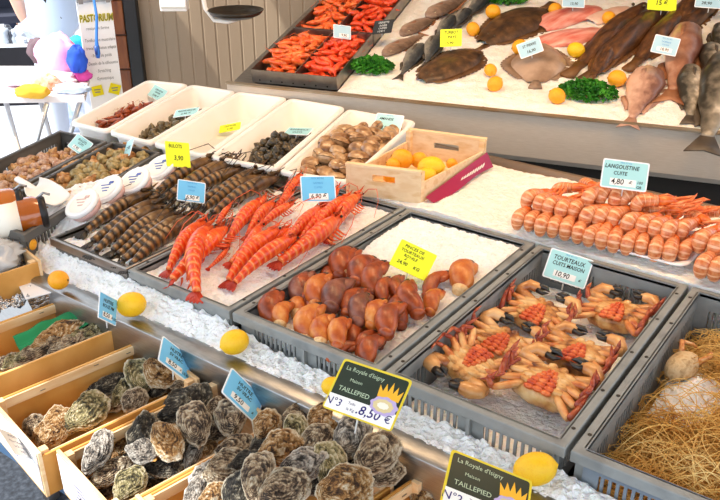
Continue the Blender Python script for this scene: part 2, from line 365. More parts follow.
def icefn(u, v):
    s = IC0+(ML-IC0)*u; w = 1.42*v; p = dpt(s, w, 0); q = Vector((s, w, 0))
    e = min(1, (s-IC0)/.06 + .3*noise.noise(Vector((w*14, 0, 5))))
    return p + DN*(max(-.004, (.014+.008*noise.noise(q*5)+.006*noise.noise(q*23)+.003*noise.cell(q*90))*max(0, e)))
b.grid(230, 120, icefn); tag(b.build('flaked_ice', m_iceback), 'bed of flaked ice under the fish on the sloping display', 'ice', kind='stuff')
# steel trays of cooked prawns on the display
def uv(x, y, h=0): p = disp(x, y, h) - DL; return p.dot(DU), p.dot(DV)
def steeltray(label, u0, u1, v0, v1, div):
    t = thing('steel_tray', label, 'tray', None)
    t.matrix_world = basis(DU, DN, dpt(u0, v0, .002)); w = u1-u0; l = v1-v0; h = .058
    b = MB(); b.box((w/2, l/2, .002), (w, l, .004)); b.build('base', m_steel_d, t, smooth=False)
    for a, c in (((0, 0), (w, 0)), ((w, 0), (w, l)), ((w, l), (0, l)), ((0, l), (0, 0))):
        b = MB(); b.beam((*a, h/2), (*c, h/2), .004, h); b.build('side', m_steel_d, t, smooth=False)
    b = MB(); b.beam((div, 0, h/2), (div, l, h/2), .004, h); b.build('divider', m_steel_d, t, smooth=False)
    b = MB()
    for k in range(7): b.lathe([(.004, 0), (.004, .001)], 6, Matrix.Translation((w*(k+.7)/7.5, -.0025, .012)) @ Matrix.Rotation(PI/2, 4, 'X'))
    b.build('drain_hole', m_black, t, smooth=False)
    return t
fu0, fv0 = uv(253, 82); fu1, _ = uv(340, 87); _, fv1 = uv(318, 42)
ST = [(fu0, fu1, fv0, fv1, (fu1-fu0)*.52)]
steeltray('front steel tray of orange cooked prawns on the display', *ST[0])
ST.append((fu0+.0, fu1+.0, fv1+.012, 1.38, (fu1-fu0)*.52)); steeltray('rear steel tray of orange cooked prawns, deeper on the display', *ST[1])
# ================================================================== wooden crates and oysters
def wcrate(label, rear_mid, w, l, zr, h, rot, panel=None, group='wooden oyster crates', tilt=0, endlow=.0, low=.012):
    """open crate of thin boards; local Y points to the rear, rim at z = zr at the rear"""
    M = Matrix.Translation(Vector((*rear_mid, zr-h))) @ Matrix.Rotation(rot, 4, 'Z') @ Matrix.Rotation(tilt, 4, 'X')
    t = thing('wooden_crate', label, 'crate', group, M=M); th = .006
    b = MB(); b.box((0, -l/2, .003), (w-.01, l-.01, .005)); b.build('base', m_woodin, t, smooth=False)
    for s in (-1, 1):
        b = MB(); b.box((s*(w/2-th/2), -l/2, (h-low)*.5), (th, l, h-low)); b.build('side_board', m_woodin, t, smooth=False, bevel=.001)
        b = MB(); b.box((s*(w/2-th-.003), -l/2, h-low-.014), (.005, l-.03, .024)); b.build('rim_slat', m_wood, t, smooth=False, bevel=.001)
        b = MB(); b.box((s*(w/2-th-.0065), -.03-.02, h-low-.014), (.0012, .012, .0016)); b.box((s*(w/2-th-.0065), -l*.35, h-low-.010), (.0012, .012, .0016)); b.box((s*(w/2-th-.0065), -l*.7, h-low-.016), (.0012, .012, .0016)); b.build('staple', m_steel_d, t, smooth=False)
        for y in (-.018, -l+.018):
            b = MB(); b.box((s*(w/2-th-.011), y, h*.48), (.018, .018, h*.94)); b.build('corner_post', m_wood, t, smooth=False, bevel=.001)
    for y, nm in ((-.004, 'end_board'), (-l+.004, 'end_board')):
        b = MB(); b.box((0, y, h*.5), (w+.004, .008, h)); b.build(nm, m_wood, t, smooth=False, bevel=.001)
    if panel:
        b = MB(); b.box((0, -l-.0015, h*.54), (w*.96, .002, h*.84)); p = b.build('paper_panel', mat('white_printed_paper', ['e9e6ea', 'f4f2f4'], .5), t, smooth=False)
        g = MB()
        for k in range(5): g.box((-w*.05+random.uniform(-.01, .01), -l-.0028, h*.30+k*.010), (.05-.006*(k % 3), .0006, .0022))
        g.build('printed_lines', m_inkp, p, smooth=False)
    return t
CR = R(-11); CH = .115; CL = .385
wcrate('wooden crate holding long dark oysters over a green cloth', (-1.650, 1.140), .24, CL, .695, CH, CR, panel=True)
wcrate('half empty wooden crate with oysters under the 8,50 card, dark plywood inside', (-1.342, 1.078), .255, CL, .682, CH, CR, panel=True)
wcrate('wooden crate of loose dark oysters, third along', (-1.086, 1.062), .224, CL, .68, CH, CR, panel=True)
wcrate('wooden crate heaped with big rounded oysters in front of the N3 board', (-.815, 1.062), .305, CL, .68, CH, CR)
wcrate('wooden crate at the bottom edge, nearly empty, right of the heaped oysters', (-.515, 1.062), .262, CL, .68, CH, CR)
m_blue = mat('blue_trestle_paint', ['3a5878', '4a688a'], .5)
b = MB()
t = thing('trestle_stand', 'grey blue metal stand under the wooden crates', 'stand', loc=(-1.1, .85, 0))
for x in (-1.88, -.9, -.2):
    for y in (.74, 1.0):
        b = MB(); b.beam((x+1.1, y-.85, 0), (x+1.1, y-.85, .535), .035, .035, (1, 0, 0)); b.build('leg', m_steel_d, t, smooth=False)
for y in (.74, 1.0):
    b = MB(); b.beam((-.85, y-.85, .55), (.95, y-.85, .55), .04, .025); b.build('rail', m_blue, t, smooth=False)
# small crate and foil at the far left
t0 = wcrate('small pale wooden crate with a plastic bag, stacked at the far left', (-1.965, 1.125), .19, .32, .772, .085, CR, group=None, low=.006)
m_bag = mat('clear_plastic_bag', ['c9ccd0', 'eef0f2'], .12, 0, 10, bump=.6, bscale=14, trans=.35)
b = MB(); c = at(12, 255, .775)
def lump(M, r, amp, sc, n=26, m=18, seed=0):
    b = MB()
    vs = []
    for i in range(m+1):
        th = PI*(i+.01)/(m+.02)
        row = []
        for j in range(n):
            ph = 2*PI*j/n; d = Vector((math.sin(th)*math.cos(ph), math.sin(th)*math.sin(ph), -math.cos(th)))
            k = 1 + amp*noise.noise(d*sc + Vector((seed, 0, 0))) + amp*.6*noise.noise(d*sc*2.7 + Vector((0, seed, 0)))
            row.append(M @ Vector((d.x*r[0]*k, d.y*r[1]*k, d.z*r[2]*k)))
        vs.append(row)
    b.rings(vs); return b
tag(lump(Matrix.Translation((-1.985, 1.03, .765)), (.06, .08, .05), .5, 2.2, seed=3).build('plastic_bag', m_bag), 'crumpled clear plastic bag lying in the small pale crate', 'bag')
m_foil = mat('crumpled_foil', ['b8b8ba', 'd8d8da'], .22, 1, 20, bump=1, bscale=45)
p = at(28, 303, .66)
b = MB()
def ff(u, v):
    q = Vector((u*7, v*7, 2)); return Vector(((u-.5)*.17, (v-.5)*.24, .022*noise.noise(q)+.02*noise.noise(q*2.1)+.012*noise.noise(q*4.5)+.016*abs(u-.5)*2))
b.grid(34, 44, ff); o = b.build('foil_wrapping', m_foil, smooth=False); o.location = (p.x-.02, p.y-.02, .688); o.rotation_euler.z = CR
so_ = o.modifiers.new('s', 'SOLIDIFY'); so_.thickness = .0012
tag(o, 'crumpled aluminium foil under the small pale crate', 'foil')
p = at(50, 288, .70); t = thing('foil_tray_pack', 'white lidded foil pack wedged beside a lemon and the small pale crate', 'pack', loc=(p.x, p.y, .668)); t.rotation_euler.z = R(-22)
b = MB(); b.rings([[Vector((x*s, y*s, z)) for x, y in ((-.05, -.07), (.05, -.07), (.05, .07), (-.05, .07))] for s, z in ((.86, 0), (1, .04), (1.04, .041))]); b.build('foil_body', m_foil, t, smooth=False)
b = MB(); b.box((0, 0, .044), (.106, .146, .004)); b.build('lid', mat('white_card', 'f2f2f6', .4), t, smooth=False, bevel=.001)
# --- green cloth
m_green = mat('green_cloth', ['06703f', '0b8a52'], .7, 0, 8)
b = MB(); p = at(62, 338, .64)
b.grid(16, 16, lambda u, v: Vector(((u-.5)*.075, (v-.5)*.20, .012*noise.noise(Vector((u*3, v*4, 0)))+.02*v)))
o = b.build('green_cloth', m_green); o.location = (p.x-.02, p.y+.0, .655); o.rotation_euler = (R(5), R(12), CR-R(8)); o.modifiers.new('s', 'SOLIDIFY').thickness = .003
tag(o, 'bright green cloth strip lying beneath the long oysters', 'cloth')
# --- oysters
def oyster_mesh(name, m, seed, lenr=1.0, wid=.68, th=.30, cup=.10, frill=.05):
    rnd = random.Random(seed); b = MB(); NR, NS = 24, 52; att = []
    off = Vector((seed*3.7, seed*1.3, 0)); tilt = rnd.uniform(-.16, .16); nl = rnd.uniform(5, 7.5)
    def edge(a):
        x = math.cos(a); y = math.sin(a)
        r = 1 + .12*noise.noise(Vector((x*1.3, y*1.3, 0))+off) + .07*noise.noise(Vector((x*3.4, y*3.4, 2))+off) + .035*noise.noise(Vector((x*8, y*8, 4))+off)
        taper = 1 - .48*max(0, -x)**1.4
        return Vector((.5*x*r*lenr, .5*wid*y*r*taper + tilt*x*x*.35, 0))
    ed = [edge(2*PI*j/NS) for j in range(NS)]; hub = Vector((-.27*lenr, rnd.uniform(-.04, .04), 0))
    def shell(sign, h):
        rows = []
        for i in range(1, NR+1):
            s = i/NR; row = []
            for j in range(NS):
                p = hub.lerp(ed[j], s**.85)
                step = s*nl + 1.5*noise.noise(p*3.4+off) + .5*noise.noise(p*9+off); fr = step-math.floor(step); crest = fr**2.5
                z = h*(1-s**2.4)**.7 + frill*crest*(.35+.75*s)*(1 - .35*s)*(.6+.8*noise.noise(p*6+off)) + .03*noise.noise(p*11+off+Vector((0, 0, sign)))
                z += .11*noise.noise(p*2.6+off)*(1-s**4)
                k = 1+.05*crest*s
                wob = .075*noise.noise(ed[j]*3.4+off) + .04*noise.noise(ed[j]*9+off)
                row.append(Vector((p.x*k, p.y*k, sign*max(z, .005) + wob*s*s))); att.append(min(1, .75*crest + .9*max(0, s-.86)/.14))
            rows.append(row)
        top = sum(rows[0], Vector())/NS + Vector((0, 0, sign*.01))
        o = len(b.v); b.v += [top]; att.insert(o, .3)
        b.v += [p for r in rows for p in r]
        for j in range(NS):
            k = (j+1) % NS; q = (o, o+1+j, o+1+k); b.f.append(q if sign > 0 else q[::-1])
            for i in range(NR-1):
                q = (o+1+i*NS+j, o+1+(i+1)*NS+j, o+1+(i+1)*NS+k, o+1+i*NS+k); b.f.append(q if sign > 0 else q[::-1])
    shell(1, th*.55); shell(-1, th*.5)
    me = b.mesh(name, m, True); at_ = me.attributes.new('growth', 'FLOAT', 'POINT'); at_.data.foreach_set('value', att); return me
def shellmat(nm, cols, pos, wsc=5):
    m = mat(nm, cols, .6, 0, 5.2, 10, bump=.9, bscale=24, dist=.35, pos=pos, spec=.45, rand=True); N = m.node_tree.nodes; L = m.node_tree.links
    nz = [n for n in N if n.type == 'TEX_NOISE'][0]; cr = [n for n in N if n.type == 'VALTORGB'][0]; nz.inputs['Roughness'].default_value = .7
    a = N.new('ShaderNodeAttribute'); a.attribute_name = 'growth'          # edges of the growth layers are paler
    ma = N.new('ShaderNodeMath'); ma.operation = 'MULTIPLY_ADD'; ma.inputs[1].default_value = .27
    L.new(a.outputs['Fac'], ma.inputs[0]); sb_ = N.new('ShaderNodeMath'); sb_.operation = 'SUBTRACT'; sb_.inputs[1].default_value = .05
    L.new(nz.outputs['Fac'], sb_.inputs[0]); L.new(sb_.outputs[0], ma.inputs[2]); L.new(ma.outputs[0], cr.inputs[0])
    return m
m_oy = [shellmat('oyster_shell_brown', ['1c1612', '4a3a2e', '8a745c', 'bba98c', 'e4dac6'], [.36, .44, .51, .58, .70]),
        shellmat('oyster_shell_grey', ['1d1d1e', '55504c', '938b82', 'bdb5aa', 'e6e2da'], [.36, .44, .51, .58, .70]),
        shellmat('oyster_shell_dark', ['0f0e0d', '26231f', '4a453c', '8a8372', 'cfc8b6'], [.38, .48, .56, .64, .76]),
        shellmat('oyster_shell_rust', ['2e1c10', '684624', 'a5773f', 'c4a274', 'eadfc8'], [.36, .43, .50, .57, .70]),
        shellmat('oyster_shell_olive', ['20201a', '504a32', '8c8358', 'b8ac82', 'e4dcc4'], [.36, .44, .51, .58, .70])]
OYM = {}
def oyster(px, py, z, lpx, ang, kind, shape, label, group=None, lean=22, roll=0):
    if (kind, shape) not in OYM:
        sh = [dict(wid=.66, th=.30), dict(wid=.86, th=.34), dict(wid=.50, th=.30, frill=.07), dict(wid=.74, th=.40, frill=.06), dict(wid=.42, th=.26, frill=.06), dict(wid=.78, th=.26, frill=.08)][shape]
        OYM[kind, shape] = oyster_mesh('oyster', m_oy[kind], 11+shape*5+kind, **sh)
    P = at(px, py, z); dep = (P-CAM).dot(FW); L = lpx*dep/F_PX*1.12
    a = R(ang)          # angle of the broad end in the picture, 0 = right, 90 = up
    Q = at(px+math.cos(a)*8, py-math.sin(a)*8, z); x = (Q-P); x.z = 0; x.normalize()
    up = Vector((0, 0, 1)); tw = (CAM-P); tw.z = 0; tw.normalize(); up = (up*math.cos(R(lean)) + tw*math.sin(R(lean))).normalized()
    x = (x - up*x.dot(up)).normalized()
    k = abs(math.cos(a)); L *= 1.0 + .28*(1-k)
    o = bpy.data.objects.new('oyster', OYM[kind, shape]); COL.objects.link(o); o.matrix_world = basis(x, up, P, L, R(roll))
    return tag(o, label, 'oyster', group)
G2, G3, G4 = 'oysters in the half empty crate', 'loose oysters in the third crate', 'heaped oysters by the N3 board'
# (px, py, z, length px, angle, colour, shape, label)
for a in [(34, 426, .60, 22, 60, 0, 1, 'small round brown oyster at the front left of the half empty crate'), (44, 432, .598, 26, 50, 3, 0, 'brown oyster between two small ones in the half empty crate'),
          (60, 421, .61, 27, 70, 3, 1, 'ringed rust brown oyster near the front of the half empty crate'), (52, 436, .60, 30, 40, 3, 3, 'flat brown oyster against the front board of the half empty crate'),
          (88, 413, .615, 46, 35, 4, 0, 'long pale olive oyster in the middle of the half empty crate'), (78, 421, .60, 34, 35, 0, 4, 'narrow brown oyster under the pale olive one'),
          (109, 385, .615, 38, 20, 2, 2, 'dark pointed oyster resting on the plywood side of the half empty crate'), (121, 392, .61, 30, 55, 4, 4, 'thin greenish oyster leaning on the dark pointed one'),
          (134, 400, .625, 26, 40, 0, 1, 'round grey brown oyster at the middle board of the half empty crate'), (141, 376, .63, 34, 100, 4, 0, 'upright olive oyster left of the 8,50 card'),
          (160, 373, .64, 36, -25, 3, 1, 'broad pale oyster just below the 8,50 card'), (156, 393, .61, 22, 20, 2, 4, 'small dark oyster deep by the middle board'), (178, 386, .64, 14, 10, 0, 1, 'oyster edge showing at the right corner below the 8,50 card'),
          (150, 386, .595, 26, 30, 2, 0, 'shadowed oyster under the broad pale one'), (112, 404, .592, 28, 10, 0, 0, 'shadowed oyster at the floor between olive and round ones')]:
    oyster(*a, group=G2)
for a in [(98, 452, .68, 42, 55, 1, 2, 'large pale pointed oyster leaning on the crate side, front left'), (122, 446, .62, 34, 55, 3, 4, 'narrow rust oyster behind the pale pointed one'),
          (110, 473, .64, 42, 28, 0, 2, 'long ridged grey oyster below the pale pointed one'), (129, 486, .645, 36, 50, 4, 3, 'olive brown oyster near the bottom edge of third crate'),
          (141, 452, .675, 28, -10, 1, 1, 'small whitish round oyster in the middle of third crate'), (144, 436, .65, 40, 65, 2, 0, 'dark upright oyster behind the whitish round one'),
          (167, 440, .68, 40, -55, 3, 0, 'big rusty oyster with wavy rim in the third crate'), (163, 469, .63, 36, 5, 2, 2, 'black slanted oyster near the divider'),
          (184, 405, .655, 52, 22, 2, 0, 'large black and olive oyster at the back of third crate'), (172, 416, .65, 24, 25, 2, 2, 'small black curled oyster under the large black one'),
          (194, 424, .685, 40, 105, 0, 0, 'tall grey brown oyster with orange tip in third crate'), (213, 411, .665, 26, 60, 0, 2, 'crooked brown oyster right of the tall one'),
          (231, 418, .685, 32, 95, 0, 3, 'knobbly round oyster right below the second blue card'), (178, 431, .63, 26, 40, 0, 0, 'oyster in shade between rusty and tall ones'),
          (193, 455, .64, 32, 60, 1, 4, 'ridged grey oyster beside the divider'), (214, 431, .65, 26, 10, 0, 1, 'brown oyster below the crooked one'),
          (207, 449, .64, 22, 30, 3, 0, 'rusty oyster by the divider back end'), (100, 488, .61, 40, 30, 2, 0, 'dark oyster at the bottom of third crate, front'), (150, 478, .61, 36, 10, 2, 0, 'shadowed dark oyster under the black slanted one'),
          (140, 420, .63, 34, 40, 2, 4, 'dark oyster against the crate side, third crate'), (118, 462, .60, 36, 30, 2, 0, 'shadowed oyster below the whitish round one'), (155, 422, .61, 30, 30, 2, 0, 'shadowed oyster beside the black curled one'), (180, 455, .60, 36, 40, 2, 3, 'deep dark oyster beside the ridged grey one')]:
    oyster(*a, group=G3)
for a in [(228, 468, .69, 46, 15, 0, 5, 'wide dark brown oyster leaning over the divider'), (236, 447, .675, 38, 12, 0, 0, 'oyster behind the wide dark one at the divider'), (211, 482, .67, 34, 80, 1, 1, 'speckled oyster at the front left of the heap'),
          (194, 494, .67, 30, 60, 1, 2, 'silvery pointed oyster at the bottom left of the heap'), (232, 483, .675, 30, 30, 2, 2, 'dark oyster in the gap of the heap, front left'), (215, 497, .70, 34, 20, 3, 5, 'brown oyster cut by the bottom edge, left'),
          (266, 426, .70, 30, 60, 3, 3, 'rounded tawny oyster at back left of the heap'), (299, 417, .70, 36, 10, 0, 5, 'dark brown oyster at the back of the heap under the N3 board'), (296, 432, .715, 30, 75, 4, 0, 'greenish upright oyster in the back of the heap'),
          (325, 422, .71, 38, 40, 3, 1, 'pale pink and tan oyster at lower left of N3 board'), (280, 449, .715, 46, 20, 3, 5, 'large tawny oyster in the middle of the heap'), (317, 440, .72, 34, 30, 0, 1, 'round ringed oyster below the pale pink one'),
          (352, 437, .725, 42, 60, 1, 3, 'grey green oyster under the middle of the N3 board'), (377, 455, .73, 48, 40, 0, 3, 'big round oyster at the right end of the heap'), (258, 478, .735, 42, 80, 0, 0, 'oyster with white face at the front of the heap'),
          (302, 466, .73, 46, 25, 1, 0, 'long grey oyster in the middle of the heap'), (331, 465, .725, 38, 95, 4, 0, 'olive upright oyster with smooth valve'), (283, 490, .74, 50, 20, 0, 5, 'broad brown oyster at the bottom edge, centre of heap'),
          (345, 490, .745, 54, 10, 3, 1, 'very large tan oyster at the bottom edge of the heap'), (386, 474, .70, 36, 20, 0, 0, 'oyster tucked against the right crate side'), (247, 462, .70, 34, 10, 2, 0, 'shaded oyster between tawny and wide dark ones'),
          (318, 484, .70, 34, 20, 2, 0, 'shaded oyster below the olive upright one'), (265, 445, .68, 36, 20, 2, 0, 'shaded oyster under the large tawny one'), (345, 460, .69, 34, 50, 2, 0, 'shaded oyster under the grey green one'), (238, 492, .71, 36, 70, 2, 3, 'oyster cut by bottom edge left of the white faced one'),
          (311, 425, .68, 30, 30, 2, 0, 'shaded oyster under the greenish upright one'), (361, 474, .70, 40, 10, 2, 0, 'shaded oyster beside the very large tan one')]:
    oyster(*a, group=G4, lean=30)
oyster(426, 494, .64, 34, 60, 3, 1, 'single tan oyster in the nearly empty crate at bottom edge')
for i, a in enumerate([(58, 338, .655, 56, 28, 3, 4), (88, 334, .665, 40, 22, 4, 4), (40, 352, .65, 44, 25, 0, 2), (70, 346, .655, 44, 22, 0, 2), (22, 358, .648, 40, 25, 4, 4), (66, 330, .66, 34, 30, 3, 2), (8, 362, .645, 34, 20, 0, 4)]):
    oyster(*a, label=['long tawny oyster on the green cloth', 'long dark oyster below the small blue card', 'narrow brown oyster near the front of the green cloth', 'narrow oyster against the near side of cloth crate', 'olive oyster left end of the cloth crate', 'tawny oyster touching the green cloth edge', 'oyster at the left picture edge in the cloth crate'][i], group='oysters on the green cloth', lean=10)
# ================================================================== lemons
def lemon_mesh(name, m, k=1.18, seed=0):
    b = MB(); rs = []
    for i in range(19):
        t = i/18; a = PI*t; x = -math.cos(a)*k; r = math.sin(a)**.92
        if t > .93: x += (t-.93)*1.6; r = max(r, .12*(1-t)/.07)
        if t < .05: x -= (.05-t)*1.0
        rs.append([Vector((x, r*math.cos(2*PI*j/22)*(1+.03*noise.noise(Vector((x*2, j*.6, seed)))), r*math.sin(2*PI*j/22))) for j in range(22)])
    b.rings(rs); return b.mesh(name, m)
LM = [lemon_mesh('lemon', m_lemon, 1.16), lemon_mesh('lemon', m_orange, 1.06, 3), lemon_mesh('lemon', m_lemon, 1.3, 6)]
m_tip = mat('green_brown_stem_end', '5d4a14', .7)
b = MB(); b.lathe([(.0, 0), (.12, .0), (.13, .03), (.05, .05)], 10, Matrix.Translation((-1.09, 0, 0)) @ Matrix.Rotation(-PI/2, 4, 'Y')); STEM = b.mesh('stem_end', m_tip)
def lemon(px, py, dpx, kind, label, ang=0, z=None, h=None, dip=.3):
    """centre pixel, diameter in px, resting height z of the surface (or on the fish display)"""
    if h is None:
        P = at(px, py, z); dep = (P-CAM).dot(FW); r = dpx/2*dep/F_PX; P = at(px, py, z+r*(1-dip*.3)); dep = (P-CAM).dot(FW); r = dpx/2*dep/F_PX
    else:
        P = disp(px, py, .02); dep = (P-CAM).dot(FW); r = dpx/2*dep/F_PX; P = disp(px, py, .014+r*.9)
    t = thing('lemon', label, 'lemon', 'lemons')
    Q = RT*math.cos(R(ang)) + UP*math.sin(R(ang)) + FW*random.uniform(-.6, .3)
    t.matrix_world = basis(Q, (0, 0, 1), P, r*.93)
    o = bpy.data.objects.new('peel', LM[kind]); COL.objects.link(o); o.parent = t
    o = bpy.data.objects.new('stem_end', STEM); COL.objects.link(o); o.parent = t
    return t
lemon(234.5, 342, 27, 0, 'yellow lemon on the steel ledge above the 8,50 oyster cards', 200, z=.735)
lemon(131.5, 304.5, 27, 0, 'yellow lemon behind the green cloth crate card', 190, z=.735)
lemon(58.5, 280, 21, 1, 'orange tinted lemon wedged beside the white foil pack', 180, z=.735)
lemon(27, 244, 19, 1, 'orange tinted lemon touching the jars', 10, z=.745)
lemon(535, 469, 36, 2, 'large yellow lemon on ice behind the dark green board, bottom edge', 15, z=.735)
lemon(332, 386, 20, 0, 'yellow lemon mostly hidden behind the N3 board', 0, z=.735)
for a in [(473, 29, 14, 1, 'orange yellow lemon right of the yellow turbot card'), (493, 11.5, 15, 1, 'lemon at the upper end of the far brown turbot'), (490.5, 70, 13, 1, 'lemon above another lemon, left of the round grey fish'),
          (495, 84, 16, 1, 'lemon nearest the lip, left of the round grey fish'), (520, 47, 16, 1, 'lemon half hidden behind the St Pierre card'), (576, 50, 16, 0, 'lemon touching the pink fillets and brown soles'),
          (609, 18, 14, 1, 'lemon at the upper end of the pink fillets'), (557, 96, 17, 1, 'lemon left of the parsley below the soles'), (617, 78.5, 18, 1, 'lemon with a dark mark, left of the pink bream'), (555, 9, 13, 1, 'lemon between the far turbot and the pink fillets')]:
    lemon(*a, ang=random.uniform(-60, 60), h=1)
# ---- crate of lemons
lq = [Vector((-1.435, 1.915, .80)), Vector((-1.205, 1.985, .80)), Vector((-1.19, 2.375, .80)), Vector((-1.46, 2.315, .80))]
t = thing('lemon_crate', 'small pale wooden crate of lemons standing on the ice', 'crate', loc=(-1.32, 2.14, .80)); q = [p-t.location for p in lq]
def board(mb, A, B, z0, z1, th=.006, holes=None):
    d = (B-A); L = d.length; d.normalize(); n = Vector((d.y, -d.x, 0))
    def sg(s0, s1, a, c): mb.rings([[A+d*s0+z3*z, A+d*s1+z3*z, A+d*s1-n*th+z3*z, A+d*s0-n*th+z3*z] for z in (a, c)])
    if holes:
        h0, h1, a, c = holes; sg(0, L, z0, a); sg(0, L, c, z1); sg(0, h0*L, a, c); sg(h1*L, L, a, c)
    else: sg(0, L, z0, z1)
b = MB(); board(b, q[0], q[1], .0, .098, holes=(.36, .66, .055, .076)); b.build('end_board', m_woodlight, t, smooth=False)
b = MB(); board(b, q[2], q[3], .0, .098, holes=(.34, .66, .05, .07)); b.build('end_board', m_woodlight, t, smooth=False)
b = MB(); board(b, q[1], q[2], .0, .065); b.build('side_board', m_woodlight, t, smooth=False)
b = MB(); board(b, q[3], q[0], .0, .065); b.build('side_board', m_woodlight, t, smooth=False)
b = MB(); b.rings([[p*.97 + z3*z for p in q] for z in (.001, .006)]); b.build('base', m_woodlight, t, smooth=False)
for A, B in ((0, 1), (2, 3)):
    b = MB(); b.beam(q[A]+z3*.102, q[B]+z3*.102, .018, .010); b.build('top_rail', m_wood, t, smooth=False, bevel=.001)
for k in range(4):
    b = MB(); p = q[k]*.94; b.box((p.x, p.y, .052), (.018, .018, .1)); b.build('corner_post', m_wood, t, smooth=False)
m_bord = mat('crimson_printed_paper', ['8e1240', 'a8164e'], .45)
b = MB(); A = q[1]+Vector((.004, 0, 0)); B = q[2]+Vector((.004, 0, 0))
b.grid(14, 4, lambda u, v: A.lerp(B, .04+.94*u) + Vector((.004+.030*v*(1+.3*math.sin(u*6)), 0, .004+.058*(.25+.75*u)*(1-v*.8))))
bn = b.build('paper_banner', m_bord, t)
b = MB()
for k in range(9):
    u = .5+.045*k; p = A.lerp(B, .04+.94*u); c = p + Vector((.0225, -.002, .006+.058*(.25+.75*u)*.55))
    b.add([c+Vector((.003*math.sin(q_*1.2566), math.cos(q_*1.2566)*.009, .011*math.sin(q_*1.2566))) for q_ in range(5)], [(0, 1, 2, 3, 4)])
b.build('lettering', m_cream, bn)
for i, a in enumerate([(402, 159, 22, 1), (419, 160, 17, 1), (431, 168, 25, 0), (425, 177, 19, 2), (393, 165, 15, 1), (452, 164, 12, 1), (392, 176, 18, 1)]):
    lemon(*a, ['lemon at the back left inside the lemon crate', 'orange tinted lemon in the middle back of the lemon crate', 'largest yellow lemon in the lemon crate', 'yellow lemon at the near right corner inside the lemon crate', 'lemon at the left edge inside the lemon crate', 'small lemon in the far right corner of the lemon crate', 'lemon seen through the hand hole of the lemon crate'][i], ang=random.uniform(-40, 40), z=.822 if i != 6 else .808)
# ================================================================== jars, scoop, round tubs on the left
m_glass = mat('jar_glass_with_orange_soup', ['9a4a12', 'c06a20'], .08, 0, 6, coat=1)
def jar(px, py, z, label, ang, s=1):
    P = at(px, py, z); t = thing('soup_jar', label, 'jar', 'jars of orange fish soup')
    d = Vector((math.cos(ang), math.sin(ang), .04)); t.matrix_world = basis(d, (0, 0, 1), P, s)
    RX = Matrix.Rotation(PI/2, 4, 'Y')
    b = MB(); b.lathe([(.0, -.085), (.036, -.085), (.042, -.078), (.042, .035), (.034, .05), (.033, .056)], 26, RX); b.build('glass_body', m_glass, t)
    b = MB(); b.lathe([(.0425, -.05), (.0428, -.05), (.0428, .002), (.0425, .002)], 26, RX, cap=False); l = b.build('paper_label', m_cream, t)
    b = MB()
    for k, (x, y, w_) in enumerate([(-.02, .2, .04), (-.015, .35, .035), (-.012, .1, .03), (-.03, .5, .03), (-.018, .75, .03)]):
        a0 = .5+y*1.2
        for jj in range(3):
            a1 = a0+jj*.16; b.add([Vector((x+u, .0432*math.cos(a1+v), .0432*math.sin(a1+v))) for u, v in ((-w_*.3, 0), (w_*.3, 0), (w_*.3, .07), (-w_*.3, .07))], [(0, 1, 2, 3)])
    b.build('printing', m_inkp, l)
    b = MB(); b.lathe([(0, .062), (.034, .062), (.038, .058), (.038, .048), (.036, .046)], 26, RX); b.build('lid', mat('dark_jar_lid', '2c2a2c', .35, .5), t)
    b = MB(); b.tube([(.045, 0, .036), (.062, 0, .047), (.075, 0, .04)], .003, 6); b.build('clip', m_steel, t)
jar(19, 217, .835, 'jar of orange fish soup with a purple printed label', YAW+R(24), 1.25)
jar(-3, 208, .86, 'jar of orange fish soup behind the labelled jar, at the left edge', YAW+R(24), 1.2)
t = thing('plastic_scoop', 'cream plastic scoop lying on the greenish whelks', 'scoop'); P = at(46, 195, .83)
hd = at(8, 179, .835)-P; t.matrix_world = basis(-hd, (-.12, -.22, 1), P, .88)
b = MB(); b.tube([(-.165, 0, .022), (-.16, 0, .02), (-.08, 0, .008), (-.055, 0, .0)], [.011, .014, .013, .016], 10, .7); b.build('handle', m_white, t, sub=1)
b = MB()
def sc(u, v):
    x = -.06+.155*u; wd = .052*(1-.30*u**3)*min(1, .6+u*2.2); a = (v-.5)*PI*.85; e = .35+.65*min(1, u*5)
    return Vector((x, math.sin(a)*wd, (1-math.cos(a))*.034*(1-.6*u) * 1 + (1-e)*.02))
b.grid(14, 16, sc); o = b.build('bowl', m_white, t); o.modifiers.new('s', 'SOLIDIFY').thickness = .003
m_lid = mat('clear_white_lid', ['f4f2f2', 'fdfcfc'], .2, 0, 6); m_pink = mat('pink_spread', ['d8a8a0', 'e8c4bc'], .5)
for i, (x, y, s) in enumerate([(81, 203, .98), (105.5, 188.5, 1), (133, 180, 1), (159, 166.5, 1)]):
    P = at(x, y, .85); t = thing('round_tub', ['round white tub with pinkish lid, nearest of four on the ice bank', 'round white tub, second from the front on the ice bank', 'round white tub, third from the front on the ice bank', 'round white tub farthest back by the yellow card'][i], 'tub', 'round tubs in a row on the ice bank')
    t.matrix_world = Matrix.Translation(P) @ Matrix.Rotation(R(20), 4, 'Z') @ Matrix.Rotation(R(26), 4, 'X') @ Matrix.Rotation(R(-16), 4, 'Y') @ Matrix.Scale(s*1.12, 4)
    b = MB(); b.lathe([(0, -.030), (.042, -.030), (.046, -.012)], 30); b.build('body', m_pink, t)
    b = MB(); b.lathe([(.047, -.012), (.050, -.008), (.050, .0), (.047, .003), (.043, .001), (.0, .001)], 30); l = b.build('lid', m_lid, t)
    b = MB(); b.lathe([(0, .0016), (.036, .0016)], 26, cap=False); lb = b.build('round_label', m_cream, l)
    b.v, b.f = [], []
    b = MB()
    for k in range(3): b.box((.004*k-.004, .012-.011*k, .0022), (.034-.008*k, .0035, .0006))
    b.box((.012, .02, .0022), (.016, .009, .0006)); b.build('printing', mat('blue_print', '5a6fb8', .6) if i else m_pink, l)
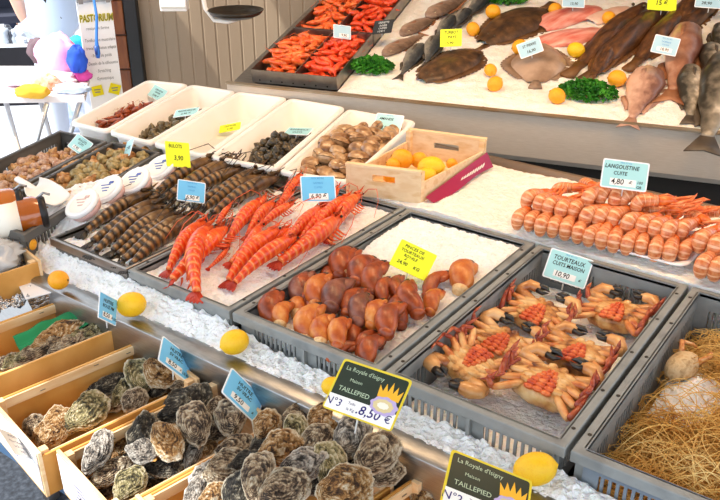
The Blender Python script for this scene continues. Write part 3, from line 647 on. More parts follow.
# ================================================================== prawns
m_pr = mat('red_prawn_shell', ['c42c08', 'e6480f', 'f26a20', 'f89c58'], .32, 0, 5, 5, bump=.08, bscale=30, coat=.35, pos=[.25, .42, .58, .8], stretch=(7, 1.6, 1.6))
m_prab = mat('red_prawn_abdomen', ['f4904c', 'f0641c', 'e64a10', 'd83a0a'], .32, 0, 5, 5, wave=('X', 4.4, .8, 2), coat=.35, pos=[.0, .12, .5, .95])
m_prt = mat('dark_red_prawn_tail', ['a01c0a', 'd0401c'], .4, 0, 9)
m_ant = mat('prawn_antenna', 'd8603c', .5)
m_bp = mat('brown_prawn_shell', ['2c2014', '5c4024', '7a5a32', '8a7040'], .34, 0, 4, 5, bump=.08, coat=.3, pos=[.25, .45, .6, .85], stretch=(4, 2, 2))
m_bpab = mat('brown_prawn_banded_abdomen', ['3c2a17', '523a20', '674926', '8a6236'], .34, 0, 5, 5, wave=('X', 4.4, .9, 2), coat=.3, pos=[.1, .35, .6, .95])
m_bpt = mat('dark_prawn_tail', ['15110d', '332a20'], .4, 0, 9)
def prawn(bend, arch, seed, mats, fat=.74):
    rnd = random.Random(seed); mab, mcar, mtail, mant = mats
    def cx(x): return Vector((x-.5, bend*math.sin(PI*x*.9), arch*math.sin(PI*min(1, x*1.05)) - arch*.5))
    t = thing('prawn', None, None)
    def sect(x, r, sq=1.0):
        c = cx(x); tn = (cx(min(1, x+.01))-cx(max(0, x-.01))).normalized(); y = Vector((0, 0, 1)).cross(tn).normalized(); z = tn.cross(y); o = []
        for j in range(14):
            a = 2*PI*j/14; ca, sa = math.cos(a), math.sin(a); o.append(c + y*(r*1.02*ca) + z*(r*1.2*sa*(1.12 if sa > 0 else .92)))
        return o
    b = MB(); rs = []
    for k in range(7):                     # seven overlapping rings
        x0 = .07+.072*k; r0 = (.036+.0085*k if k < 5 else .078+.002*(k-5))*fat
        rs += [sect(x0, r0*.98), sect(x0+.012, r0*1.10), sect(x0+.050, r0*1.12), sect(x0+.068, r0*1.13), sect(x0+.071, r0*1.02)]
    b.rings(rs); b.build('abdomen', mab, t)
    b = MB(); b.rings([sect(.568, .078*fat), sect(.58, .086*fat), sect(.64, .088*fat), sect(.72, .080*fat), sect(.80, .062*fat), sect(.87, .042*fat), sect(.91, .028*fat), sect(.93, .016*fat)])
    for k in range(2): p = cx(.90); b.tube([cx(.80)+Vector((0, 0, .06)), cx(.92)+Vector((0, 0, .05)), cx(1.0)+Vector((.01, 0, .075))], [.022, .013, .002], 6)
    b.build('carapace', mcar, t)
    b = MB()
    for a in (-.5, -.2, .0, .22, .5):
        d = Vector((-math.cos(a), math.sin(a), -.12)); p = cx(.075); s = Vector((-d.y, d.x, 0))
        b.rings([[p+d*l+s*(w_)+Vector((0, 0, .004)), p+d*l-s*(w_)+Vector((0, 0, .004)), p+d*l-s*w_-Vector((0, 0, .004)), p+d*l+s*w_-Vector((0, 0, .004))] for l, w_ in ((-.01, .012), (.05, .022), (.09, .018), (.115, .004))])
    b.build('tail_fan', mtail, t)
    b = MB()
    for s in (-1, 1): b.ell(cx(.905)+Vector((0, s*.035, .028)), (.013, .013, .013), 8, 6)
    b.build('eye', m_black, t)
    b = MB()
    for k in range(5):
        for s in (-1, 1):
            p = cx(.60+.05*k) + Vector((0, s*.045, -.05)); e = rnd.uniform(.6, 1.2)
            b.tube([p, p+Vector((.03, s*.05*e, -.045)), p+Vector((.11, s*.05*e, -.085))], [.010, .008, .002], 5)
    for k in range(5):
        p = cx(.15+.08*k) + Vector((0, 0, -.05)); b.tube([p, p+Vector((-.01, .02, -.03)), p+Vector((-.04, .03, -.05))], [.012, .010, .003], 5)
    b.build('leg_fringe', mcar, t)
    b = MB()
    for s in (-1, 1):
        p = cx(.93) + Vector((0, s*.02, 0)); w_ = rnd.uniform(.5, 1)
        b.tube([p, p+Vector((.06, s*.04, .05)), p+Vector((.02, s*.16*w_, .10)), p+Vector((-.18, s*.26*w_, .09)), p+Vector((-.40, s*.30*w_, .03))], [.006, .005, .004, .003, .002], 5)
    b.build('antenna', mant, t); return t
MR = (m_prab, m_pr, m_prt, m_ant); MBR = (m_bpab, m_bp, m_bpt, m_bpt)
PR = [prawn(.05, .05, 1, MR), prawn(-.06, .03, 2, MR), prawn(.02, .07, 3, MR), prawn(.12, .04, 4, MR)]
PB = [prawn(.035, .03, 5, MBR, .60), prawn(-.03, .02, 6, MBR, .63), prawn(.06, .02, 7, MBR, .58)]
def lay(o, a, b, za, zb, label, cat, group, up=(0, 0, 1), roll=0, k=1.0):
    A = at(*a, za); B = at(*b, zb); d = B-A
    return dup(o, basis(d, up, (A+B)/2, d.length*k, roll), label, cat, group)
red = [((168, 271), (209, 219), 0, 'red prawn at the left edge of the red pile, tail at the tray front'), ((169, 281), (226, 226), 1, 'second red prawn from the left, tail low at the tray front'),
       ((200, 294), (221, 224), 3, 'upright curved red prawn whose tail lies nearest the front rim'), ((214, 234), (233, 203), 0, 'short red prawn pointing up beside the brown prawns'),
       ((226, 243), (265, 198), 2, 'red prawn with its head at the top left of the red pile'), ((229, 263), (260, 220), 1, 'red prawn in the centre left, behind the upright curved one'),
       ((227, 281), (283, 226), 0, 'long red prawn with its tail just right of the upright curved one'), ((233, 283), (300, 234), 2, 'long red prawn along the right front of the pile'),
       ((276, 262), (338, 213), 1, 'red prawn lowest at the right side of the tray'), ((330, 238), (364, 192), 0, 'red prawn at the far right, standing apart'),
       ((312, 232), (352, 194), 2, 'red prawn second from the far right'), ((256, 232), (297, 202), 0, 'red prawn in the middle of the back rows, left of the blue card'),
       ((268, 246), (322, 206), 1, 'red prawn crossing the middle just below the blue card'), ((246, 236), (276, 200), 2, 'red prawn left of the middle, head near brown prawn heads'),
       ((246, 218), (266, 194), 1, 'small red prawn at the upper left edge'), ((281, 204), (304, 172), 0, 'red prawn reaching up left of the blue card'),
       ((286, 244), (328, 206), 0, 'red prawn under the lower right corner of the blue card'), ((305, 218), (338, 186), 1, 'red prawn mostly hidden behind the blue card'),
       ((266, 218), (296, 190), 2, 'red prawn immediately left of the blue card'), ((208, 268), (228, 246), 1, 'small red prawn peeping out under the left ones'), ((250, 262), (292, 226), 2, 'red prawn buried in the centre of the pile'), ((298, 240), (340, 205), 2, 'red prawn buried at the right of the pile')]
for i, (a, b, k, l) in enumerate(red):
    low = 'buried' in l or 'peeping' in l
    lay(PR[k], a, b, .795 + (0 if low else .006*(i % 3)), .815 + (0 if low else .012 + .006*(i % 4)), l, 'prawn', 'red prawns', roll=random.uniform(-.6, .6), k=1.08)
brown = [((83, 233), (157, 190)), ((88, 243), (164, 197)), ((94, 253), (171, 202)), ((110, 252), (178, 206)), ((119, 262), (187, 212)), ((129, 267), (204, 212)),
         ((150, 198), (222, 157)), ((160, 200), (233, 160)), ((172, 196), (243, 161)), ((183, 197), (248, 167)), ((196, 203), (264, 166)), ((202, 210), (271, 173)), ((210, 215), (284, 175)), ((186, 180), (228, 158))]
for i, (a, b) in enumerate(brown):
    l = (ORD[i+1] + ' brown striped prawn from the left in the front row' if i < 6 else ORD[i-5] + ' brown striped prawn from the left in the back row')
    lay(PB[i % 3], a, b, .797 + (.0 if i < 6 else .012), .815, l, 'prawn', 'brown striped prawns', roll=random.uniform(-.3, .3), k=1.06)
for i, (a, b) in enumerate([((100, 240), (168, 197)), ((112, 258), (180, 208)), ((180, 200), (246, 166)), ((200, 208), (268, 172))]):
    lay(PB[i % 3], a, b, .788, .796, ['brown prawn lying beneath the left of the front row', 'brown prawn lying beneath the right of the front row', 'brown prawn lying beneath the left of the back row', 'brown prawn lying beneath the right of the back row'][i], 'prawn', 'brown striped prawns', k=1)
for o in PR+PB: drop(o)
# ================================================================== crab claws
m_cl = mat('brown_crab_claw_shell', ['521d0e', '85340f', 'ab4c1c', 'cc7438'], .38, 0, 3.5, 5, bump=.2, bscale=24, coat=.15, pos=[.22, .42, .58, .8])
m_cl2 = mat('purple_brown_claw_shell', ['44201a', '683426', '8a4e3a', 'ae7a62'], .42, 0, 3.5, 5, bump=.2, bscale=24, coat=.12, pos=[.22, .42, .58, .8])
m_cl3 = mat('orange_claw_shell', ['8a3210', 'b8561c', 'd07c34', 'e0a462'], .38, 0, 3, 5, bump=.2, bscale=24, coat=.15, pos=[.22, .42, .58, .8])
m_tip2 = mat('black_claw_tip', ['14110f', '2a2320'], .3, 0, 6, coat=.3)
m_flesh = mat('pale_joint_flesh', ['d8a468', 'e8c490', 'c88c50'], .5, 0, 9, bump=.2)
def claw(m, seed, fat=1.0, thin=False):
    rnd = random.Random(seed); t = thing('crab_claw', None, None); f = fat*(.72 if thin else 1)
    def path(s): return Vector((-.46+.98*s, .15*math.sin(PI*s*.9)-.08, .05*math.sin(PI*s)))
    def body(s0, s1, prof, off, n, wob):
        b = MB(); rs = []
        for i in range(n):
            s = s0+(s1-s0)*i/(n-1); k = i/(n-1)*(len(prof)-1); j = min(int(k), len(prof)-2); q = k-j; q = q*q*(3-2*q); r = (prof[j]*(1-q)+prof[j+1]*q)*f; c = path(s)+Vector(off(s))
            rs.append([c + Vector((0, r*math.cos(a), r*.86*math.sin(a)))*(1+wob*noise.noise(Vector((s*4, math.cos(a)*1.5, math.sin(a)*1.5+seed)))) for a in [2*PI*jj/18 for jj in range(18)]])
        b.rings(rs); return b
    body(0, .93, [.15, .225, .25, .24, .205, .15, .08], lambda s: (0, 0, 0), 19, .07).build('palm', m, t)
    body(.52, .95, [.06, .125, .13, .10, .06], lambda s: (0, -.15+.12*(s-.5), -.01), 10, .03).build('moving_finger', m, t)
    b = body(.88, 1.03, [.10, .085, .05, .008], lambda s: (0, .0, 0), 6, 0); b2 = body(.90, 1.02, [.062, .05, .03, .006], lambda s: (0, -.09, -.02), 6, 0); b.add(b2.v, b2.f)
    b.build('claw_tip', m_tip2, t)
    b = MB(); b.ell(path(0)+Vector((-.01, 0, -.02)), (.13*f, .17*f, .15*f), 12, 8); b.build('wrist_joint', m if seed % 3 else m_flesh, t); return t
CLW = [claw(m_cl, 1), claw(m_cl2, 2), claw(m_cl3, 3, 1.08), claw(m_cl, 4, 1, True), claw(m_cl3, 5, .95)]
# centre px, length px, pointing angle, kind, rise, label
CLD = [((260, 302), 33, 62, 0, 0, 'brown crab claw at the far left front corner of the claw crate'), ((283, 313), 27, 55, 2, 0, 'orange rounded claw with pale joint at the left front'),
       ((289, 283), 33, 60, 1, 0, 'dull brown claw at the left edge, second row'), ((303, 284), 31, 62, 0, .004, 'narrow brown claw, second from left in the second row'),
       ((319, 289), 36, 58, 4, .012, 'pale orange brown broad claw in the second row'), ((322, 254), 31, 50, 2, 0, 'glossy orange round claw at the back left corner'),
       ((336, 259), 33, 52, 0, .006, 'brown claw just right of the back left round one'), ((350, 262), 33, 55, 3, .004, 'thin red brown claw in the back row'),
       ((363, 269), 35, 42, 0, .012, 'long brown claw in the middle of the back row'), ((375, 277), 34, 48, 0, .012, 'brown claw in front of the long back row one'),
       ((384, 289), 31, 65, 3, .004, 'thin orange red claw below the yellow card, left'), ((397, 286), 31, 75, 3, 0, 'thin red claw below the yellow card, right'),
       ((338, 293), 39, 45, 1, .02, 'large purple brown claw in the middle of the crate'), ((352, 300), 36, 48, 3, .012, 'slim red brown claw right of the large purple one'),
       ((361, 307), 34, 58, 1, .02, 'mauve brown claw with a cracked joint in the centre'), ((375, 312), 30, 50, 4, .018, 'pale orange claw right of the mauve one'),
       ((391, 318), 38, 52, 0, .022, 'large dark red claw with bent finger, right of the centre'), ((310, 321), 35, 50, 2, .008, 'orange claw near the front rim, third from left'),
       ((323, 328), 32, 58, 2, .012, 'orange claw near the front rim, fourth from left'), ((340, 331), 33, 62, 4, .016, 'broad bright orange claw at the front centre'),
       ((366, 341), 30, 42, 3, 0, 'thin red claw lying flat at the front right'), ((371, 349), 33, 48, 0, .0, 'brown claw in the front right corner of the crate'),
       ((344, 350), 28, 15, 3, -.006, 'thin red claw at the front rim lying sideways'), ((410, 297), 34, 110, 0, .016, 'brown claw standing upright at right of the yellow card'),
       ((434, 300), 28, 50, 4, 0, 'orange claw against the right wall of the crate'), ((436, 283), 32, 30, 3, 0, 'hairy red arm of a claw on the ice'), ((464, 275), 36, 58, 2, .004, 'big orange claw farthest right, black tip upward'),
       ((399, 309), 30, 80, 0, .0, 'brown claw beneath the large dark red one')]
for p, L, ang, k, rise, lab in CLD:
    z = .790 + rise; P = at(*p, z); dep = (P-CAM).dot(FW); a = R(ang); Q = at(p[0]+math.cos(a)*9, p[1]-math.sin(a)*9, z)
    x = (Q-P); x.z = 0; x.normalize(); x = (x + Vector((0, 0, random.uniform(.05, .35)))).normalized(); P.x = min(max(P.x, -1.168), -.852); P.y = max(P.y, 1.215)
    dup(CLW[k], basis(x, (0, 0, 1), P, L*dep/F_PX*1.36*random.uniform(.96, 1.05), R(random.uniform(-14, 20))), lab, 'crab claw', 'crab claws')
for i, (p, ang, k) in enumerate([((278, 298), 60, 0), ((300, 305), 55, 2), ((330, 312), 50, 0), ((350, 322), 50, 1), ((330, 272), 50, 0), ((370, 295), 50, 0), ((316, 305), 55, 0), ((385, 302), 60, 3), ((355, 335), 50, 0), ((383, 334), 60, 3)]):
    P = at(*p, .774); a = R(ang); Q = at(p[0]+math.cos(a)*9, p[1]-math.sin(a)*9, .774)
    dup(CLW[k], basis(Q-P, (0, 0, 1), P, .092, R(random.uniform(-40, 40))), 'crab claw buried under the others in the claw crate', 'crab claw', 'crab claws buried in the crate')
for o in CLW: drop(o)
# ================================================================== whole crabs, belly up
m_belly = mat('crab_belly_cream', ['6a3212', 'b87838', 'd8a462', 'ecca94'], .38, 0, 6, 6, bump=.2, bscale=20, coat=.25, pos=[.33, .45, .55, .70])
m_abd = mat('crab_abdomen_orange', ['a83008', 'cc4c16', 'de6a2c', 'ec9858'], .35, 0, 9, 4, bump=.15, coat=.3)
m_leg = mat('crab_leg_cream_red', ['a03c14', 'd08040', 'e6b678'], .35, 0, 5, 5, bump=.1, coat=.3, pos=[.32, .47, .66])
m_legt = mat('crab_leg_red', ['7a2210', 'a23c1c', 'c46a40'], .35, 0, 6, 4, coat=.3)
m_palm = mat('crab_palm_tan', ['a05a26', 'd89c5c', 'e8bc86'], .32, 0, 4, 5, coat=.35)
def crab(seed, big=False):
    rnd = random.Random(seed); t = thing('brown_crab', None, None)
    b = MB(); rs = []
    for i in range(13):                    # body, wide and shallow, belly on top
        s = i/12; th = PI*s; z = -.13*math.cos(th)*1; k = math.sin(th)**.55
        rs.append([Vector((.36*k*math.copysign(abs(math.cos(a))**.85, math.cos(a)), .25*k*math.copysign(abs(math.sin(a))**.9, math.sin(a)) + .01, (z*1.15 if z < 0 else z*.75) - (.02*math.sin(a*10)*k if .3 < s < .7 else 0))) for a in [2*PI*j/40 for j in range(40)]])
    b.rings(rs)
    for sx in (-1, 1):                     # plates of the belly beside the abdomen
        for k in range(4):
            y = .13-.085*k; b.ell((sx*.16, y, .082), (.085, .036, .026), 10, 6, Matrix.Rotation(sx*(-.35+.16*k), 4, 'Z'))
    for sx in (-1, 1): b.ell((sx*.055, .20, .07), (.05, .05, .03), 10, 6)
    b.build('body', m_belly, t)
    b = MB()                               # segmented abdomen flap
    for k in range(6):
        y = -.20+.058*k; w_ = [.135, .135, .125, .105, .085, .055][k]
        for j in (-1, 0, 1): b.ell((j*w_*.62, y, .098+.012*math.sin(k/5*PI)-.008*abs(j)), (w_*.40, .034, .026), 10, 6)
    b.build('abdomen', m_abd, t)
    for sx in (-1, 1):
        for k in range(4):                 # walking legs folded beside the belly
            y = .10-.085*k; sp = -.05-.10*k+rnd.uniform(-.03, .03); ux = rnd.uniform(.9, 1.08)
            a = Vector((sx*.17, y, .06)); e = Vector((sx*(.37*ux), y+sp*.75+.02, .08+rnd.uniform(-.01, .03))); d = e + Vector((sx*(.045), .02+rnd.uniform(-.02, .14), .085)); f = d + Vector((sx*(-.03+rnd.uniform(-.05, .06)), .13+rnd.uniform(-.04, .05), .02))
            lg = MB(); lg.tube([a, a.lerp(e, .2), a.lerp(e, .5), a.lerp(e, .9), e], [.030, .040, .043, .036, .028], 9, .8); l = lg.build('leg', m_leg, t)
            s2 = MB(); s2.tube([e, e.lerp(d, .3), d], [.028, .032, .024], 8, .8); s2.tube([d, d.lerp(f, .4), f], [.024, .021, .003], 7, .8); s2.build('leg_end', m_legt, l)
        # claw: arm from the front corner, palm folded across the front
        s = 1.25 if big else 1
        a = Vector((sx*.17, .19, .03)); e = Vector((sx*.40, .24, .05)); pm = Vector((sx*.30, .36*(1 if not big else .95), .085)); tp = Vector((sx*.04, .36+rnd.uniform(-.05, .05), .09))
        cm = MB(); cm.tube([a, a.lerp(e, .5), e], [.05*s, .065*s, .055*s], 10, .85); cm.tube([e, e.lerp(pm, .35), pm, pm.lerp(tp, .35), pm.lerp(tp, .55)], [.045*s, .062*s, .078*s, .072*s, .045*s], 12, .75)
        c = cm.build('claw', m_palm, t)
        q = pm.lerp(tp, .45); fm = MB(); fm.tube([q+Vector((0, .03, .005)), q.lerp(tp, .6)+Vector((0, .045, .01)), tp+Vector((0, .015, .005))], [.044*s, .034*s, .005], 8)
        fm.tube([q+Vector((0, -.035, 0)), q.lerp(tp, .6)+Vector((0, -.05, 0)), tp+Vector((0, -.01, 0))], [.036*s, .028*s, .005], 8); fm.build('claw_tip', m_tip2, c)
    return t
CB = [crab(1), crab(2), crab(3), crab(4, True)]
CRB = [((500, 346), .735, 0, 8, .215, 'brown crab second row, at the left, legs raised along the crate wall'), ((537, 316), .732, 1, 8, .21, 'brown crab below the blue price card, back left of the crate'),
       ((616, 315), .735, 2, 12, .215, 'brown crab in the back right corner under the slots'), ((577, 357), .748, 0, 10, .215, 'brown crab in the middle right with a bright orange belly flap'),
       ((547, 386), .755, 1, 8, .23, 'brown crab nearest the front right, orange belly flap facing up'), ((472, 366), .752, 3, 6, .20, 'brown crab in the front left corner with large tan claws')]
for p, z, k, ang, sz, lab in CRB:
    P = at(*p, z); M = Matrix.Translation(P) @ Matrix.Rotation(R(ang-12), 4, 'Z') @ Matrix.Rotation(R(random.uniform(2, 12)), 4, 'X') @ Matrix.Rotation(R(random.uniform(-6, 6)), 4, 'Y') @ Matrix.Scale(sz, 4)
    if k == 3: M = M @ Matrix.Rotation(R(172), 4, 'Z')
    dup(CB[k], M, lab, 'crab', 'whole brown crabs')
for o in CB: drop(o)
# ================================================================== langoustines
m_la = mat('langoustine_shell', ['c25c2c', 'd07642', 'da8e5c', 'e4aa80'], .33, 0, 9, 5, bump=.08, coat=.35, pos=[.28, .42, .58, .75]); m_lab = mat('langoustine_band', ['f0bc94', 'e8a87c'], .35, 0, 8, coat=.3)
m_lao = mat('langoustine_orange_shell', ['e88a48', 'dd6a22', 'cf5a18'], .33, 0, 8, 4, coat=.3)
m_lac = mat('langoustine_claw', ['d85a20', 'e4783c', 'f0a878'], .4, 0, 6, 4)
def langoustine(seed):
    rnd = random.Random(seed); t = thing('langoustine', None, None)
    pts = [(-.05, -.19), (-.085, -.13), (-.10, -.05), (-.085, .03), (-.03, .085), (.05, .10), (.14, .10), (.24, .09), (.34, .08)]
    rad = [.095, .125, .146, .155, .158, .156, .150, .140, .128]
    b = MB(); P = [Vector((x, 0, z)) for x, z in pts]; rs = []
    Q = []; RR = []
    for i in range(len(P)-1):
        for k, f_ in enumerate((0, .12, .86)): Q.append(P[i].lerp(P[i+1], f_)); RR.append((rad[i]+(rad[i+1]-rad[i])*f_)*(1.0 if k else .975))
    b.tube(Q, RR, 16, .95); ab = b.build('abdomen', m_la, t); ab.data.materials.append(m_lab)
    for pl in ab.data.polygons: pl.material_index = 1 if (pl.index//16) % 3 == 2 else 0
    b = MB(); b.tube([(.33, 0, .08), (.38, 0, .085), (.55, 0, .075), (.68, 0, .06), (.76, 0, .06)], [.112, .125, .115, .07, .015], 14, .95); b.build('carapace', m_lao, t)
    b = MB()
    for s in (-1, 1):
        b.tube([(.55, s*.07, .03), (.70, s*.12, .05), (.85, s*.10, .09), (1.0, s*.07+rnd.uniform(-.08, .08), .13), (1.16, s*.04+rnd.uniform(-.12, .12), .15+rnd.uniform(-.05, .1))], [.026, .032, .034, .040, .006], 8)
        for k in range(3): b.tube([(.46+.07*k, s*.09, .0), (.55+.07*k, s*.2, .04), (.72+.08*k, s*.18, .0)], [.016, .014, .004], 6)
    b.build('claw', m_lac, t); return t
LG = [langoustine(1), langoustine(2), langoustine(3)]
def rim_tray(label, quad, z):
    t = thing('white_tray', label, 'tray', 'white langoustine trays'); c = sum(quad, Vector())/4; t.location = (c.x, c.y, z); q = [Vector((p.x-c.x, p.y-c.y, 0)) for p in quad]
    def rg(i, zz): return [Vector((p.x, p.y, zz)) for p in rquad(q, i, .04)]
    b = MB(); b.rings([rg(.03, .001), rg(.008, .012), rg(0, .013), rg(0, .016), rg(.012, .016), rg(.034, .005)]); b.build('tray_body', mat('white_tray_plastic', ['f4f2f6', 'fbfafc'], .3), t)
    return t
rim_tray('long white plastic tray piled with langoustines', [V3((-.895, 1.958)), V3((-.405, 1.965)), V3((-.40, 2.20)), V3((-.89, 2.20))], .815)
rim_tray('second white tray of langoustines at the right picture edge', [V3((-.395, 1.965)), V3((-.05, 1.97)), V3((-.05, 2.2)), V3((-.39, 2.20))], .815)
rows = [[(517, 221), (529, 223), (540, 227), (552, 229), (564.5, 231), (577, 234.5), (589, 238), (601, 240), (613, 243), (626.5, 246), (640, 248), (654, 252), (668.5, 254), (684, 253)],
        [(528, 201), (539, 205), (549, 208), (561, 211), (574, 212), (587, 218), (600, 219), (613, 220), (628, 225), (642, 227), (655, 230), (668, 233), (682, 232)],
        [(588, 200), (601, 198), (615, 200), (626, 201), (640, 206)]]
RN = ['bottom', 'middle', 'top']
for r, row in enumerate(rows):
    for i, (x, y) in enumerate(row):
        z = .845+.030*r; P = at(x, y, z); s = (.118, .125, .122)[r]*random.uniform(.95, 1.05); yaw = R(90+random.uniform(-12, 12) - (14 if r else 0) - (35 if r == 2 and i > 2 else 0))
        M = Matrix.Translation(P+Vector((0, .012, 0))) @ Matrix.Rotation(yaw, 4, 'Z') @ Matrix.Rotation(R(random.uniform(-6, 4)+(0, 6, 2)[r]), 4, 'Y') @ Matrix.Scale(s, 4)
        dup(LG[(i+r) % 3], M, f'{ORD[i+1]} langoustine from the left in the {RN[r]} layer of the long white tray', 'langoustine', 'langoustines on the long white tray')
for i, (x, y, r) in enumerate([(702, 268, 0), (716, 271, 0), (730, 275, 0), (701, 243, 1), (715, 248, 1), (728, 250, 1)]):
    P = at(x, y, .845+.030*r); M = Matrix.Translation(P+Vector((0, .012, 0))) @ Matrix.Rotation(R(84+random.uniform(-8, 8)), 4, 'Z') @ Matrix.Scale(.128, 4)
    dup(LG[i % 3], M, f'{ORD[i % 3+1]} langoustine from the left in the {RN[r]} layer of the right edge tray', 'langoustine', 'langoustines on the right edge tray')
for i, (x, y) in enumerate([(560, 192), (585, 187), (660, 205), (676, 212), (692, 220), (705, 216), (650, 215)]):
    P = at(x, y, .86); M = Matrix.Translation(P) @ Matrix.Rotation(R(-20+random.uniform(-35, 35)), 4, 'Z') @ Matrix.Rotation(R(-15), 4, 'Y') @ Matrix.Scale(.12, 4)
    dup(LG[i % 3], M, 'langoustine lying sideways behind the rows, claws showing', 'langoustine', 'langoustines behind the rows')
for o in LG: drop(o)
# ================================================================== straw
m_straw = mat('golden_straw', ['c08632', 'dcae5c', 'ecd08c'], .6, 0, 9)
cu = bpy.data.curves.new('straw', 'CURVE'); cu.dimensions = '3D'; cu.bevel_depth = .0009; cu.bevel_resolution = 0; cu.resolution_u = 3
rs_ = random.Random(5)
for i in range(2500):
    x = rs_.uniform(-.335, .03); y = rs_.uniform(1.20, 1.90); hgt = .10*min(1, max(0, (x+.36)/.16))*min(1, (1.95-y)/.2+.25)*min(1, (y-1.12)/.12)
    if math.hypot((x+.262)/.07, (y-1.60)/.10) < 1 and rs_.random() < .9: continue
    z = .672 + hgt*rs_.random() + .012; L = rs_.uniform(.06, .19); a = rs_.uniform(0, 2*PI); bnd = rs_.uniform(-1.6, 1.6); lift = rs_.uniform(-.02, .03)
    sp = cu.splines.new('POLY'); n = 7; sp.points.add(n-1)
    for k in range(n):
        s = k/(n-1); aa = a + bnd*s; px_ = x + math.cos(a+bnd*s*.5)*L*(s-.5); py_ = y + math.sin(a+bnd*s*.5)*L*(s-.5); pz_ = z + lift*math.sin(PI*s)+.006*math.sin(s*5+i)
        sp.points[k].co = (max(-.352, min(.02, px_)), max(1.198, min(1.912, py_)), pz_, 1)
for i in range(26):                        # long stray blades at the crate wall
    x = -.345; y = rs_.uniform(1.25, 1.8); sp = cu.splines.new('POLY'); sp.points.add(8); L = rs_.uniform(.10, .2); a = rs_.uniform(-.9, .9); h0 = rs_.uniform(.04, .09)
    for k in range(9): s = k/8; sp.points[k].co = (x+.005+L*math.cos(a)*s, max(1.2, min(1.91, y+L*math.sin(a)*s)), .69+h0*math.sin(PI*(s*.8+.1))+.03*s, 1)
cu.materials.append(m_straw); o = bpy.data.objects.new('straw', cu); COL.objects.link(o); tag(o, 'golden straw filling the blue grey crate at the right', 'straw', kind='stuff')
b = MB()
def sb(u, v):
    x = -.35+.385*u; y = 1.2+.715*v; h = .10*min(1, max(0, (x+.36)/.16))*min(1, (1.95-y)/.2+.25)*min(1, (y-1.12)/.12); return Vector((x, y, .668+h*.45+.006*noise.noise(Vector((x*40, y*40, 0)))))
b.grid(40, 60, sb); tag(b.build('straw_bed', mat('packed_straw', ['9a6a28', 'bb8638', 'd2a250'], .8, 0, 40, bump=.8, bscale=120)), 'packed straw under the loose blades in the right crate', 'straw', kind='stuff')
P = at(682, 366, .745); t = thing('spider_crab', 'pale rounded shell of a crab poking out of the straw by the crate wall', 'crab', M=basis((.3, .9, .25), (0, 0, 1), P, .045))
b = MB(); rs = []
b.ell((0, 0, 0), (1, .72, .6), 20, 12); b.v = [p*(1+.06*noise.noise(p*3)) for p in b.v]; b.build('shell', mat('pale_crab_shell', ['c8a070', 'd8bc90', 'a07848'], .5, 0, 3, bump=.3, bscale=14), t)
for s in (-1, 1):
    b = MB(); b.tube([(.5, s*.4, 0), (1.1, s*.8, .4), (1.6, s*.5, .0), (1.9, s*.4, -.5)], [.16, .14, .10, .03], 8); b.build('leg', m_leg, t)
b = MB(); b.lathe([(.0, -.8), (.5, -.6), (.75, 0), (.5, .6), (0, .8)], 14); 
